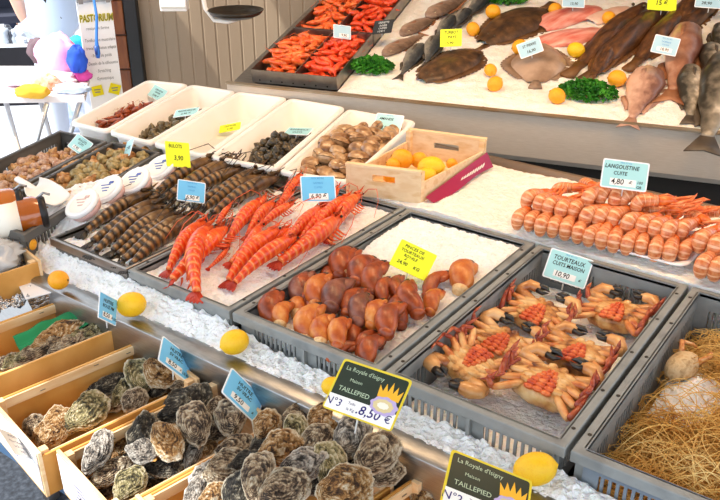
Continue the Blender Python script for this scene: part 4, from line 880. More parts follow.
# ================================================================== fish on the sloping display
def fishmat(name, back, side, belly, off=0, sc=16, amp=.35, rough=.3):
    return mat(name, [belly, side, back], rough, 0, sc, 5, bump=.12, bscale=60, coat=.15, pos=[.3, .5, .72], axis=(1, 1.9, .5+off-.5*.48, .48), stretch=(1, 1, 1))
m_eye = mat('fish_eye', 'd8d2b0', .15); m_pup = m_black
FISH = {}
def fish(kind, m, mfin, prof, thick, tail=.16, fork=.5, bend=0, dorsal=.05, eye=True):
    """prof: list of (x 0..1 from snout to tail root, half height, centre offset)"""
    t = thing('fish', None, None)
    def ip(x):
        for i in range(len(prof)-1):
            a, b_ = prof[i], prof[i+1]
            if a[0] <= x <= b_[0]:
                s = (x-a[0])/(b_[0]-a[0]); s = s*s*(3-2*s); return a[1]+(b_[1]-a[1])*s, a[2]+(b_[2]-a[2])*s
        return prof[-1][1:]
    Lb = 1-tail
    def ctr(x): return Vector((.5-x*Lb, bend*(x-.4)**2, 0))
    b = MB(); rs = []
    for i in range(23):
        x = i/22; h, c = ip(x); w_ = thick*h/max(p[1] for p in prof)*(1.15-.3*x) if x < .9 else thick*.25
        w_ = max(w_, .006); rs.append([ctr(x)+Vector((0, c+h*math.cos(a), w_*math.sin(a)+w_*.6)) for a in [2*PI*j/20 for j in range(20)]])
    b.rings(rs); b.build('body', m, t)
    r = prof[-1][1]; p = ctr(1.0); b = MB(); th = .008
    out = [(0, r), (-tail*.5, r*2.0), (-tail, r*(2.2+2*fork)), (-tail*(1-.5*fork), 0), (-tail, -r*(2.2+2*fork)), (-tail*.5, -r*2.0), (0, -r)]
    vs = [p+Vector((x+.01, y+prof[-1][2], th+.01)) for x, y in out]
    b.rings([[v-Vector((0, 0, th)) for v in vs], vs]); b.build('tail_fin', mfin, t)
    if dorsal:
        b = MB()
        for sgn, x0, x1, hh in ((1, .28, .88, dorsal), (-1, .62, .85, dorsal*.9)):
            up = []; lo = []
            for k in range(11):
                x = x0+(x1-x0)*k/10; h, c = ip(x); e = hh*(.5+.5*math.sin(PI*(k/10)*.9+.3))*(1+.15*(k % 2))
                lo.append(ctr(x)+Vector((0, c+sgn*h*.93, .012))); up.append(ctr(x)+Vector((-.02, c+sgn*(h+e), .006)))
            pl = lo+up[::-1]; b.rings([[v-Vector((0, 0, .004)) for v in pl], [v+Vector((0, 0, .004)) for v in pl]])
        b.build('fin', mfin, t)
    h, c = ip(.3); b = MB(); w_ = thick*1.5; pts = [(.5-.26*Lb, c-h*.15), (.5-.40*Lb, c-h*.05), (.5-.45*Lb, c-h*.28), (.5-.30*Lb, c-h*.40)]
    b.rings([[Vector((x, y, z)) for x, y in pts] for z in (thick*1.45, thick*1.62)]); b.build('pectoral_fin', mfin, t)
    if eye:
        h, c = ip(.11); ez = thick*h/max(q[1] for q in prof)*1.62
        b = MB(); b.ell((.5-.11*Lb, c+h*.35, ez*.93), (.022, .022, .012), 12, 8); e = b.build('eye', m_eye, t)
        b = MB(); b.ell((.5-.11*Lb, c+h*.35, ez*.93+.006), (.012, .012, .009), 10, 6); b.build('pupil', m_pup, e)
    b = MB(); h, c = ip(.23); b.tube([(.5-.23*Lb+.03*math.cos(a), c+h*.8*math.sin(a), thick*(.35+1.25*math.cos(a))*h/max(q[1] for q in prof)*1.02) for a in [(-1.2+2.4*k/8) for k in range(9)]][::1], .004, 5); b.build('gill_edge', mfin, t)
    return t
m_bass = fishmat('sea_bass_skin', '2e2a22', '8e8474', 'e6dac8', .06); m_bassf = mat('dark_fin', ['3a3026', '5e5244'], .5, 0, 9)
m_dor = fishmat('pink_bream_skin', '7a5244', 'b48a76', 'd8b09a', .0); m_dorf = mat('pale_pink_fin', ['a87a66', 'c8a08a'], .5, 0, 9)
m_red = fishmat('red_fish_skin', '70402a', '9c6a50', 'c89c82', .0); m_redf = mat('rusty_fin', ['8a5236', 'b07c58'], .5, 0, 9)
m_drk = fishmat('dark_bream_skin', '23262a', '4a4c4c', '8a8478', -.02); m_gry = fishmat('grey_brown_fish_skin', '5a4638', '8f7462', 'b89a86', 0)
deep = [(0, .02, -.03), (.06, .075, -.02), (.2, .165, 0), (.4, .205, .005), (.6, .165, 0), (.8, .085, 0), (1, .035, 0)]
slim = [(0, .02, -.01), (.06, .06, -.005), (.2, .115, 0), (.42, .14, 0), (.65, .11, 0), (.85, .06, 0), (1, .035, 0)]
long_ = [(0, .03, 0), (.08, .07, 0), (.25, .10, 0), (.5, .095, 0), (.8, .055, 0), (1, .03, 0)]
F = dict(bream=fish('bream', m_dor, m_dorf, deep, .085, .17, .6), bass=fish('bass', m_bass, m_bassf, slim, .09, .15, .35), dark=fish('dark', m_drk, m_bassf, [(a, h*.9, c) for a, h, c in deep], .085, .16, .6),
         red=fish('red', m_red, m_redf, [(a, h*.95, c) for a, h, c in slim], .09, .17, .7), grey=fish('grey', m_gry, m_redf, [(a, h*1.25, c) for a, h, c in long_], .08, .06, 0, dorsal=.02))
WIDE = dict(bream=.66, bass=.72, dark=.62, red=.7, grey=1.35)
def layfish(kind, head, tail, label, flip=False, hh=.012, k=1.0):
    wide = WIDE[kind]
    A = disp(*tail, hh+.02); B = disp(*head, hh+.02); x = B-A; c = (A+B)/2 - DN*.02
    M = basis(x, DN, c, (x.length*k, x.length*k*wide*(-1 if flip else 1), x.length*k*.7)); dup(F[kind], M, label, 'fish', 'fish on the ice')
for a in [('bream', (653, 63), (628, 126), 'pink bream lying head up near the lip, right of the lemon', True), ('red', (690, 22), (669, 103), 'long reddish fish under the pale blue card, tail towards the lip', True),
          ('bass', (690, 61), (691, 122), 'small sea bass with tail on the ice, right of the reddish fish', False), ('bass', (711, 40), (716, 95), 'sea bass behind the small one at the right', False),
          ('bass', (731, 50), (703, 152), 'large sea bass whose tail hangs over the steel lip', False), ('bass', (722, 20), (722, 62), 'sea bass at the upper right corner of the display', False),
          ('grey', (384, 52), (424, 30), 'grey pink fish lying nearest the prawn tray', False), ('grey', (402, 32), (440, 10), 'second grey pink fish behind the nearest one', False), ('grey', (428, 14), (468, -8), 'third grey pink fish at the top edge of the picture', False),
          ('dark', (424, 40), (397, 77), 'dark bream with its tail nearest the parsley', True), ('dark', (437, 32), (424, 64), 'dark bream left of the yellow turbot card', True), ('dark', (455, 12), (432, 40), 'dark bream behind the yellow turbot card', True),
          ('dark', (470, 5), (448, 30), 'dark bream left of the upper lemon', True), ('dark', (488, -8), (462, 18), 'dark bream at the top edge of the picture', True)]:
    layfish(a[0], a[1], a[2], a[3], a[4], hh=.03 if a[0] in ('grey', 'dark') and 'near' not in a[3] else .014)
for o in F.values(): drop(o)
# flat fish: an outline with a domed body and a fringe of fin
m_tur = mat('turbot_skin', ['22140a', '40280f', '5a3c1e', '80603c'], .5, 0, 13, 6, bump=.35, bscale=22, coat=.2, pos=[.25, .42, .58, .78]); m_turf = mat('turbot_fin', ['4a2e16', '765434'], .5, 0, 12)
m_sole = mat('sole_skin', ['261406', '44260d', '643c18', '8c602e'], .48, 0, 11, 6, bump=.25, bscale=26, coat=.25, pos=[.25, .42, .6, .8], stretch=(1.2, 3, 3)); m_solef = mat('sole_fin', ['50300f', '7a5024'], .5, 0, 12)
m_john = mat('john_dory_skin', ['5c4636', '927660', 'b89c86', 'a88c78'], .34, 0, 3, 6, bump=.2, bscale=22, coat=.3, pos=[.25, .42, .58, .78])
m_johnf = mat('john_dory_fin', ['7a6250', '9a806a'], .5, 0, 12)
def flatfish(label, head, tail, wid, m, mf, th=.09, tailw=.05, name='flatfish', h=.014, rnd=1, cat='fish', bump_=0):
    A = disp(*tail, h); B = disp(*head, h); x = B-A; t = thing(name, label, cat, 'fish on the ice', M=basis(x, DN, (A+B)/2, x.length))
    def w_(s): return wid*.5*(math.sin(PI*min(1, (s*.86+.06)))**.75)*(1+.06*math.sin(s*9+rnd))
    N = 24
    def top(u, v):
        s = u; y = (v-.5)*2; W = w_(s)*.86; zz = th*(1-abs(y)**2.4)**.6*(math.sin(PI*min(1, s*.9+.08))**.7)*(1 if s < .86 else max(.2, 1-(s-.86)*4)) if abs(y) < 1 else 0
        return Vector((.5-s*.86, W*y, .004+zz + .008*noise.noise(Vector((s*9, y*4, rnd)))))
    b = MB(); b.grid(N, 16, top); b.build('body', m, t)
    b = MB(); lo = []; up = []
    for sg in (1, -1):
        i0 = len(b.v); pts = []
        for i in range(31):
            s = .06+.86*i/30; W = w_(s); r = .90*W; e = W*(1.12+.05*(i % 2))
            pts.append((Vector((.5-s*.86, sg*r*.9, .012)), Vector((.5-s*.86-.012, sg*e, .004))))
        b.rings([[a, c, c-Vector((0, 0, .004)), a-Vector((0, 0, .006))] for a, c in pts])
    b.build('fringe_fin', mf, t)
    b = MB(); out = [(-.34, .03), (-.40, tailw*.5), (-.5, tailw*.75), (-.51, 0), (-.5, -tailw*.75), (-.40, -tailw*.5), (-.34, -.03)]
    b.rings([[Vector((px_, py_, z)) for px_, py_ in out] for z in (.004, .018)]); b.build('tail_fin', mf, t)
    b = MB()
    for sg in (1, -1): b.ell((.41, sg*.03+wid*.05, th*.62), (.010, .010, .009), 10, 6)
    b.build('eye', mat('dull_fish_eye', ['3a3020', '6a5a3c'], .2), t); return t
flatfish('warty brown turbot under the yellow card', (421, 82), (487, 46), .50, m_tur, m_turf, rnd=1, name='turbot')
flatfish('larger brown turbot farther up the slope behind the yellow card', (482, 45), (553, 4), .46, m_tur, m_turf, rnd=2, name='turbot')
flatfish('round grey brown St Pierre with its tail towards the lip', (541, 46), (535, 89), .62, m_john, m_johnf, th=.09, tailw=.09, rnd=3, name='round_fish')
flatfish('brown sole leftmost of the row, beside the pink fillets', (645, 8), (567, 78), .17, m_sole, m_solef, th=.075, rnd=4, name='sole')
flatfish('brown sole second in the row, its tail near the parsley', (664, 12), (584, 82), .17, m_sole, m_solef, th=.09, rnd=5, name='sole')
flatfish('small brown sole lying across the second one', (618, 40), (590, 80), .24, m_sole, m_solef, th=.09, rnd=6, name='sole', h=.03)
flatfish('brown sole third in the row, behind the lemon with a mark', (690, 8), (628, 72), .18, m_sole, m_solef, th=.085, rnd=7, name='sole')
flatfish('brown sole fourth in the row, above the pale blue card', (716, 4), (654, 50), .20, m_sole, m_solef, th=.09, rnd=8, name='sole')
flatfish('brown sole at the top right beneath the green price card', (704, -8), (672, 36), .24, m_sole, m_solef, th=.12, rnd=9, name='sole', h=.03)
m_fil = mat('raw_pink_fillet', ['c84a3c', 'dd7a68', 'eaa090', 'f0bcae'], .3, 0, 3, 5, bump=.15, coat=.4, pos=[.25, .42, .58, .78], stretch=(1, 5, 3)); m_fil2 = mat('pale_fillet', ['e0a890', 'ecc4b0', 'f2d6c6'], .35, 0, 4, coat=.3)
def fillet(label, pa, pb, wid, th, m, seed):
    A = disp(*pa, .016); B = disp(*pb, .016); x = B-A; b = MB()
    def fn(u, v):
        y = (v-.5)*2; W = wid*.5*(math.sin(PI*min(1, u*.8+.16))**.6)*(1+.15*noise.noise(Vector((u*3, seed, 0)))); z = th*max(0, 1-abs(y)**3)**.7*math.sin(PI*min(1, u*.9+.07))**.5
        return Vector((u-.5, W*y+.05*math.sin(u*3+seed), z+.01*noise.noise(Vector((u*8, y*3, seed)))))
    b.grid(26, 12, fn); o = b.build('fish_fillet', m); o.matrix_world = basis(x, DN, (A+B)/2, x.length); o.modifiers.new('s', 'SOLIDIFY').thickness = .01
    tag(o, label, 'fish fillet', 'fish fillets')
fillet('pink raw fillet at the back, below the white price card', (541, 29), (597, 8), .46, .10, m_fil, 1)
fillet('pink raw fillet in front, next to the lemon', (536, 47), (603, 30), .40, .10, m_fil, 2)
fillet('pale fillet behind the pink ones, right end', (590, 22), (628, 8), .5, .10, m_fil2, 3)
# parsley
m_par = mat('parsley_green', ['1a5a10', '2f8018', '58a830'], .5, 0, 20)
def parsley(label, px, py, w_, seed):
    P = disp(px, py, .03); dep = (P-CAM).dot(FW); r = w_*dep/F_PX/2; rnd = random.Random(seed); t = thing('parsley_bunch', label, 'parsley', None, M=basis(DU, DN, P-DN*.014, 1))
    b = MB(); st = MB()
    for i in range(420):
        a = rnd.uniform(0, 2*PI); k = rnd.random()**.5; h = rnd.random(); p = Vector((math.cos(a)*k*r, math.sin(a)*k*r*.62, .008+.055*h*(1-k*k*.7)))
        n = Vector((rnd.gauss(0, .6), rnd.gauss(0, .6), 1)).normalized(); x = n.orthogonal().normalized(); x = Matrix.Rotation(rnd.uniform(0, 6), 3, n) @ x; y = n.cross(x); s = rnd.uniform(.009, .015)
        pts = []
        for j in range(9):
            aa = 2*PI*j/9; rr = s*(1 if j % 2 == 0 else .45); pts.append(p+x*rr*math.cos(aa)+y*rr*math.sin(aa)+n*(.004*(j % 2)))
        o = len(b.v); b.v += [p-n*.003]+pts
        b.f += [(o, o+1+j, o+1+(j+1) % 9) for j in range(9)]
        if i % 14 == 0: st.tube([Vector((0, 0, .004)), p*.6+Vector((0, 0, .01)), p], [.0025, .002, .001], 5)
    b.build('leaves', m_par, t, smooth=False); st.build('stem', m_par, t)
parsley('bunch of curly parsley beside the steel prawn tray', 372, 67, 44, 1); parsley('bunch of curly parsley below the brown soles', 588, 92, 58, 2); parsley('bunch of curly parsley at the top edge above the far turbot', 504, -2, 46, 3)
# ================================================================== piles of small shellfish
def small_prawn(seed, m, nm='cooked_prawn'):
    rnd = random.Random(seed); b = MB(); n = 9; cv = rnd.uniform(.7, 1.5); pts = []
    for i in range(n): a = cv*(i/(n-1)-.5)*2; pts.append((.42*math.sin(a)/cv*1.3, .34*(1-math.cos(a)), 0))
    b.tube(pts, [.03, .07, .10, .12, .13, .14, .13, .10, .02], 8)
    for k in range(4): p = Vector(pts[5+k % 3]); b.tube([p, p+Vector((.1, .16, .04*(k-1)))], [.016, .004], 4)
    e = Vector(pts[-1]); b.tube([e, e+Vector((.15, .1, .1)), e+Vector((-.1, .4, .12))], [.01, .008, .004], 4)
    q = Vector(pts[0]); b.tube([q, q+Vector((-.10, .03, 0))], [.02, .07], 6, .25)
    o = b.build(nm, m); return o
m_sp = mat('orange_cooked_prawn', ['d43a10', 'ea5a20', 'f47c38', 'f8a868'], .35, 0, 5, 4, coat=.3, pos=[.25, .42, .58, .8]); m_sp2 = mat('red_cooked_prawn', ['c42408', 'e03c14', 'ee5824', 'f48850'], .35, 0, 5, 4, coat=.3, pos=[.25, .42, .58, .8])
SP = [small_prawn(i, m_sp) for i in range(3)]; SP2 = [small_prawn(i+5, m_sp2) for i in range(3)]
for ti, (u0, u1, v0, v1, dv) in enumerate(ST):
    for side in (0, 1):
        a, c = (u0+.035, u0+dv-.03) if side == 0 else (u0+dv+.03, u1-.035)
        vv0 = v0+.06 if ti == 0 and side == 0 else v0+.04
        poly = [dpt(a, vv0), dpt(c, vv0), dpt(c, v1-.02), dpt(a, v1-.02)]
        b = MB(); b.rings([[dpt(s, v, h) for s, v in ((a, vv0), (c, vv0), (c, v1-.02), (a, v1-.02))] for h in (.008, .03)])
        def spot(x, y, h):
            d = Vector((x, y, 0))-Vector((DL.x, DL.y, 0)); s = d.dot(DU); v = d.dot(DP)/math.cos(TILT); return dpt(s, v, .026+h)
        wh = ('front' if ti == 0 else 'rear')+' steel tray, '+('left' if side == 0 else 'right')+' compartment'
        heap(SP if side == 0 else SP2, poly, spot, .033 if ti == 0 else .038, 2, .022, .095, 'small cooked prawn in the '+wh, 'prawn', 'cooked prawns in the '+wh, heapup=.02, tilt=.35, maxn=74)
for o in SP+SP2: bpy.data.objects.remove(o)
def whelk(seed, m, fat=1.0, name='whelk'):
    b = MB(); rs = []; rnd = random.Random(seed); n = 30
    for i in range(n):                       # spiral cone: rings with a rolling groove
        s = i/(n-1); x = .5-s; r = .30*fat*(math.sin(PI*(s**.75)*.93+.05))*(1-.15*s)
        rs.append([Vector((x, r*math.cos(a)*(1+.13*math.sin(s*20+a)), r*math.sin(a)*(1+.13*math.sin(s*20+a)))) for a in [2*PI*j/14 for j in range(14)]])
    b.rings(rs); b.ell((-.28, .17*fat, .03), (.19, .10, .12), 10, 6)
    return b.build(name, m)
m_wh = mat('whelk_shell_pink', ['8a5238', 'b08468', 'ccaa92', 'e0c8b8'], .5, 0, 4, 5, bump=.25, bscale=18, pos=[.25, .42, .58, .78]); m_wh2 = mat('whelk_shell_green', ['5a4a26', '8a7848', 'b09a68', 'c8b48c'], .5, 0, 4, 5, bump=.25, bscale=18, pos=[.25, .42, .58, .78]); m_wh3 = mat('whelk_shell_tan', ['7c4a20', 'a87440', 'c89860', 'dcb888'], .5, 0, 4, 5, bump=.25, bscale=18, pos=[.25, .42, .58, .78])
WH = [whelk(i, m) for i, m in enumerate((m_wh, m_wh, m_wh3))]; WG = [whelk(i+4, m, 1.1) for i, m in enumerate((m_wh2, m_wh3, m_wh3, m_wh2))]
flat = lambda z: (lambda x, y, h: Vector((x, y, z+h)))
P2 = lambda pts, z: [at(x, y, z) for x, y in pts]
def fillbed(name, label, pts, m, z0, z1):        # not used for things: packed bottom of a heap
    b = MB(); b.rings([[Vector((p.x, p.y, z)) for p in pts] for z in (z0, z1)]); return b
heap(WH, P2([(-12, 200), (-12, 186), (28, 158), (70, 145), (86, 146), (60, 166), (20, 184)], .79), flat(.755), .032, 2, .02, .056, 'pinkish whelk in the outermost dark grey crate', 'whelk', 'whelks in the outermost grey crate', heapup=.015, maxn=95)
heap(WG, P2([(8, 214), (30, 190), (70, 166), (104, 149), (140, 143), (152, 148), (150, 160), (110, 180), (75, 196), (30, 218)], .80), flat(.765), .034, 2, .022, .060, 'greenish tan whelk in the grey crate with the scoop', 'whelk', 'whelks in the grey crate with the scoop', heapup=.02, maxn=130)
for o in WH+WG: bpy.data.objects.remove(o)
m_cr = mat('reddish_shrimp', ['4a1808', '82300f', 'a84c1e', 'c87848'], .4, 0, 5, 4, coat=.2, pos=[.25, .42, .58, .8]); CR_ = [small_prawn(i+9, m_cr, 'shrimp') for i in range(3)]
heap(CR_, inq(0, [(.2, .10), (.6, .06), (.82, .3), (.84, .84), (.6, .88), (.35, .6), (.2, .3)]), flat(0.755), .024, 3, .016, .064, 'small reddish shrimp in the outermost white tub', 'shrimp', 'shrimps in the outermost white tub', heapup=.03, maxn=110, clip=inset(TQ[0], .06))
for o in CR_: bpy.data.objects.remove(o)
def winkle(seed, m):
    b = MB(); prof = [(.0, -.42), (.25, -.38), (.40, -.2), (.42, 0), (.36, .14), (.30, .18), (.31, .22), (.22, .36), (.15, .40), (.15, .43), (.02, .56)]
    b.lathe(prof, 14); b.ell((.22, 0, -.28), (.2, .22, .16), 10, 6); return b.build('winkle', m)
m_wk = mat('winkle_shell', ['2c2418', '56482e', '7a6844', '98845c'], .4, 0, 4, 4, bump=.1, coat=.3, pos=[.25, .42, .58, .8]); m_wk2 = mat('dark_winkle_shell', ['16120c', '30281a', '54462c', '806c48'], .35, 0, 4, 4, coat=.4, pos=[.25, .42, .6, .82])
WK = [winkle(1, m_wk), winkle(2, m_wk)]; WD_ = [winkle(3, m_wk2), winkle(4, m_wk2)]
heap(WK, inq(1, [(.2, .06), (.7, .04), (.84, .3), (.84, .9), (.5, .9), (.3, .5), (.2, .3)]), flat(0.755), .024, 3, .016, .036, 'mottled winkle in the tub next to the reddish shrimps', 'winkle', 'winkles in the second white tub', heapup=.025, maxn=105, clip=inset(TQ[1], .055))
heap(WD_, inq(3, [(.2, .30), (.5, .2), (.8, .3), (.84, .62), (.6, .74), (.3, .62)]), flat(0.755), .026, 3, .018, .040, 'black winkle in the small heap in the fourth white tub', 'winkle', 'black winkles in the fourth white tub', heapup=.03, maxn=100, clip=inset(TQ[3], .055))
for o in WK+WD_: bpy.data.objects.remove(o)
def clam(seed, m):
    b = MB()
    for sg in (1, -1):
        o = len(b.v); rows = []
        for i in range(1, 10):
            s = i/9; row = []
            for j in range(26):
                a = 2*PI*j/26; e = Vector((.5*math.cos(a)+.0, .40*math.sin(a)*(1+.1*math.cos(a)), 0)); p = Vector((-.08, .12, 0)).lerp(e, s**.8)
                row.append(Vector((p.x, p.y, sg*(.26*(1-s**2.3)**.8+.012*math.sin(s*26)*s+.004))))
            rows.append(row)
        b.v.append(sum(rows[0], Vector())/26+Vector((0, 0, sg*.01))); b.v += [p for r in rows for p in r]
        for j in range(26):
            k = (j+1) % 26; q = (o, o+1+j, o+1+k); b.f.append(q if sg > 0 else q[::-1])
            for i in range(8): q = (o+1+i*26+j, o+1+(i+1)*26+j, o+1+(i+1)*26+k, o+1+i*26+k); b.f.append(q if sg > 0 else q[::-1])
    return b.build('clam', m)
m_clm = mat('brown_clam_shell', ['5a3c22', '8c6440', 'b48c62', 'd0b08a'], .3, 0, 3, 4, bump=.08, coat=.5, pos=[.25, .42, .58, .78]); m_clm2 = mat('tan_clam_shell', ['6a4a2c', 'a07c54', 'c4a078', 'dcc09c'], .3, 0, 3, 4, coat=.5, pos=[.2, .4, .6, .8])
CLM = [clam(1, m_clm), clam(2, m_clm2), clam(3, m_clm)]
heap(CLM, inq(4, [(.14, .05), (.86, .05), (.86, .9), (.5, .93), (.2, .75)]), flat(0.765), .046, 2, .026, .074, 'glossy brown clam in the fifth white tub', 'clam', 'clams in the fifth white tub', heapup=.05, tilt=.4, maxn=90, clip=inset(TQ[4], .05))
for o in CLM: bpy.data.objects.remove(o)
# ================================================================== price cards
m_cb = mat('sky_blue_card', ['6cc2f2', '78caf6'], .35, 0, 2, coat=.4); m_cb2 = mat('pale_aqua_card', ['a6dfe4', 'b2e6ea'], .35, 0, 2, coat=.4); m_cy = mat('fluorescent_yellow_card', ['e6f71e', 'eefb2a'], .5, 0, 2)
m_edge = mat('white_card_edge', 'f2f6fa', .4); m_slate = mat('black_slate', '1d2226', .5); m_chalk = mat('chalk_white', 'd6dad8', .8); m_dg = mat('dark_green_board', ['18291e', '1d3124'], .3, 0, 2, coat=.5); m_gold = mat('gold_yellow_print', 'e8d43a', .5)
m_bluep = mat('blue_card_print', '3c8fd0', .6); m_paleg = mat('pale_green_print', 'b8ccb0', .6); m_wpaper = mat('white_price_strip', 'f4f4f2', .45); m_stick = mat('white_stick', 'd8dcdc', .4)
def textmesh(lines):
    b = MB()
    for s, x, y, size, rot, sx, bold in lines:
        c = bpy.data.curves.new('t', 'FONT'); c.body = s; c.size = size; c.align_x = 'CENTER'; c.align_y = 'CENTER'; c.resolution_u = 2; c.offset = bold*size; c.shear = .12 if bold > .005 else 0
        o = bpy.data.objects.new('t', c); COL.objects.link(o); bpy.context.view_layer.update()
        me = bpy.data.meshes.new_from_object(o.evaluated_get(bpy.context.evaluated_depsgraph_get()))
        M = Matrix.Translation((x, y, 0)) @ Matrix.Rotation(rot, 4, 'Z') @ Matrix.Diagonal((sx, 1, 1, 1))
        b.add([v.co for v in me.vertices], [tuple(p.vertices) for p in me.polygons], M); bpy.data.objects.remove(o); bpy.data.meshes.remove(me); bpy.data.curves.remove(c)
    return b
def card(label, TLp, TRp, BLp, r, z=None, onDisp=False, body=None, texts=(), strip=None, rim=m_edge, pins=True, kind='price_card', depth=None, flip=False, group='price cards', extra=None):
    """a card seen at three corners; r is its height over width. Its pose is worked out so that it is a true rectangle in the place."""
    TLp, TRp, BLp = map(Vector, (TLp, TRp, BLp)); c2 = (TRp+BLp)/2; bot = BLp + (TRp-TLp)/2
    P = at(bot.x, bot.y, z) if not onDisp else disp(bot.x, bot.y, .03)
    dep = depth or (P-CAM).dot(FW) - (.13 if onDisp else 0); k = dep/F_PX; a2 = TRp-TLp; b2 = BLp-TLp
    a = RT*a2.x*k - UP*a2.y*k; b = RT*b2.x*k - UP*b2.y*k; vd = ray(c2.x, c2.y).normalized(); a -= vd*a.dot(vd); b -= vd*b.dot(vd)
    ab = a.dot(b); A2 = a.length_squared; B2 = b.length_squared; q = r*r*A2-B2; al2 = (-q+math.sqrt(q*q+4*r*r*ab*ab))/(2*r*r); al = math.sqrt(max(al2, 1e-9)); best = None
    be_mag = -ab/al if al > 1e-4 else math.sqrt(max(0, r*r*A2-B2))
    for sg in (1, -1):
        u = a + vd*al*sg; v = b + vd*be_mag*sg; n = u.cross(v); n = -n if n.dot(vd) > 0 else n; sc_ = n.normalized().z
        if best is None or (sc_ > best[0]) != flip: best = (sc_, u, v)
    _, u, v = best; W = u.length; H = v.length; x = u.normalized(); y = -(v - x*v.dot(x)).normalized(); n = x.cross(y)
    ctr = CAM + ray(c2.x, c2.y)*dep; M = Matrix((x, y, n)).transposed().to_4x4(); M.translation = ctr
    t = thing(kind, label, 'sign', group, M=M); th = .0016
    def plate(w_, h_, rad, z0, z1):
        q = [Vector((-w_/2, -h_/2, 0)), Vector((w_/2, -h_/2, 0)), Vector((w_/2, h_/2, 0)), Vector((-w_/2, h_/2, 0))]; mb = MB(); mb.rings([[Vector((p.x, p.y, zz)) for p in rquad(q, 0, rad, 3)] for zz in (z0, z1)]); return mb
    plate(W, H, W*.05, -th, 0).build('backing', rim, t, smooth=False)
    e = .94 if rim is not body else .999
    plate(W*e, H*(1-(1-e)/r), W*.04, 0, .0004).build('face', body, t, smooth=False)
    if strip:
        for (sx, sy, sw, sh) in (strip if isinstance(strip, list) else [strip]):
            mb = plate(W*sw, H*sh, .001, .0004, .0007); mb.v = [p+Vector((W*sx, H*sy, 0)) for p in mb.v]; mb.build('price_strip', m_wpaper, t, smooth=False)
    for m, ls in texts:
        mb = textmesh([(s, X*W, Y*H, sz*H, R(rot), sx, bold) for s, X, Y, sz, rot, sx, bold in ls]); mb.v = [p+Vector((0, 0, .0011)) for p in mb.v]; mb.build('lettering', m, t, smooth=False)
    if extra: extra(t, W, H)
    if pins:
        q = M.inverted().to_3x3() @ Vector((0, 0, -1)); l = max(.012, min(.07, (P.z-.03) and H*.35))
        b_ = MB(); s0 = Vector((0, -H*.5+.01, -th-.0015)); d = (q*1.0 + Vector((0, -.6, 0))).normalized(); b_.tube([s0+Vector((0, .02, 0)), s0, s0+d*l], .0018, 6); b_.build('pin', m_stick, t)
    return t
T = lambda s, x, y, sz, rot=0, sx=1, bold=.012: (s, x, y, sz, rot, sx, bold)
hd = (m_bluep, [T('PRIX AU KG', 0, .40, .07, 0, 1, 0)])
def blue(label, TL, TR, BL, z, l1, l2, price, unit='€', r=.72, body=m_cb, **k):
    card(label, TL, TR, BL, r, z, body=body, strip=(-.02, -.27, .52, .20), texts=[(m_ink, [T(l1, -.02, .24, .20, 0, .85), T(l2, 0, .05, .18, 0, .85), T(price, -.08, -.27, .24, 0, .9), T(unit, .34, -.30, .15, 0, .9)]), hd], **k)
blue('blue card reading HUITRE SV N1 8,50 at the back of the half empty crate', (163, 335.5), (193, 358.5), (158.5, 360), .69, 'HUITRE', 'SV VRAC', '8,50', '€ LE KG')
blue('blue card reading HUITRE 9,50 at the back of the third crate', (231.8, 367), (265, 399), (222, 392), .69, 'HUITRE', 'SV VRAC', '9,50', '€')
blue('small tilted blue card at the crate with the green cloth', (100, 291), (117.8, 300), (98.3, 317.5), .70, 'HUITRE', 'BOUZ PM', '8,50', '€ KG', r=.95, depth=1.97)
card('blue card priced 6,90 standing in the brown striped prawns', (178, 179), (206, 183), (176.8, 200), .76, .83, body=m_cb, strip=(.05, -.30, .5, .24), texts=[(m_ink, [T('6,90 €', .05, -.29, .25, 0, .9)]), (m_bluep, [T('PRIX AU KG', 0, .40, .09, 0, 1, .005), T('GAMBAS', 0, .22, .10, 0, 1, 0), T('CRUES', 0, .05, .10, 0, 1, 0)])])
card('blue card priced 6,90 standing in the red prawns', (300, 176), (334.7, 175.6), (301.8, 202), .76, .84, body=m_cb, strip=(0, -.30, .55, .24), texts=[(m_ink, [T('6,90 €', 0, -.29, .25, 0, .9)]), (m_bluep, [T('PRIX AU KG', 0, .40, .09, 0, 1, .005), T('GAMBAS', 0, .22, .10, 0, 1, 0), T('CUITES', 0, .05, .10, 0, 1, 0)])])
card('yellow card reading PINCES DE TOURTEAUX ROYALE in the claw crate', (401.8, 238.6), (437.5, 255.5), (389, 264), .84, .80, body=m_cy, rim=m_cy, texts=[(m_ink, [T('PINCES DE', -.08, .34, .15, 0, .9), T('TOURTEAUX', -.08, .17, .15, 0, .85), T('ROYALE', -.08, .01, .14, 0, .85), T('€', -.18, -.13, .13), T('24,90', -.22, -.26, .17, 0, .9), T('KG', .17, -.26, .15)])])
blue('aqua card reading TOURTEAUX CUITS MAISON 10,90 in the crab crate', (551.5, 247), (594, 260.5), (541.6, 276), .745, 'TOURTEAUX', 'CUITS MAISON', '10,90', '€', body=m_cb2)
card('aqua card reading LANGOUSTINE CUITE 4,80 behind the langoustines', (603.6, 157.7), (650, 163.5), (599.5, 186.5), .66, .86, depth=2.24, body=m_cb2, strip=(-.02, -.27, .56, .24), texts=[(m_ink, [T('LANGOUSTINE', -.08, .25, .20, 0, .82), T('CUITE', -.10, .03, .18, 0, .9), T('4,80', -.14, -.26, .27, 0, .9), T('€', .14, -.27, .18), T('100', .34, -.22, .13), T('GR', .33, -.38, .13)]), hd])
blue('pale blue card stuck in the pinkish whelks', (78, 132.8), (93.5, 143.7), (67, 146), .80, 'BULOTS', 'CUITS', '7,90', '€', body=m_cb2, r=.8)
card('white card turned edge on in the greenish whelks', (127, 142), (134.5, 137), (122, 160), 1.0, .80, body=m_cb2, texts=[(m_ink, [T('7,90', 0, 0, .3)])])
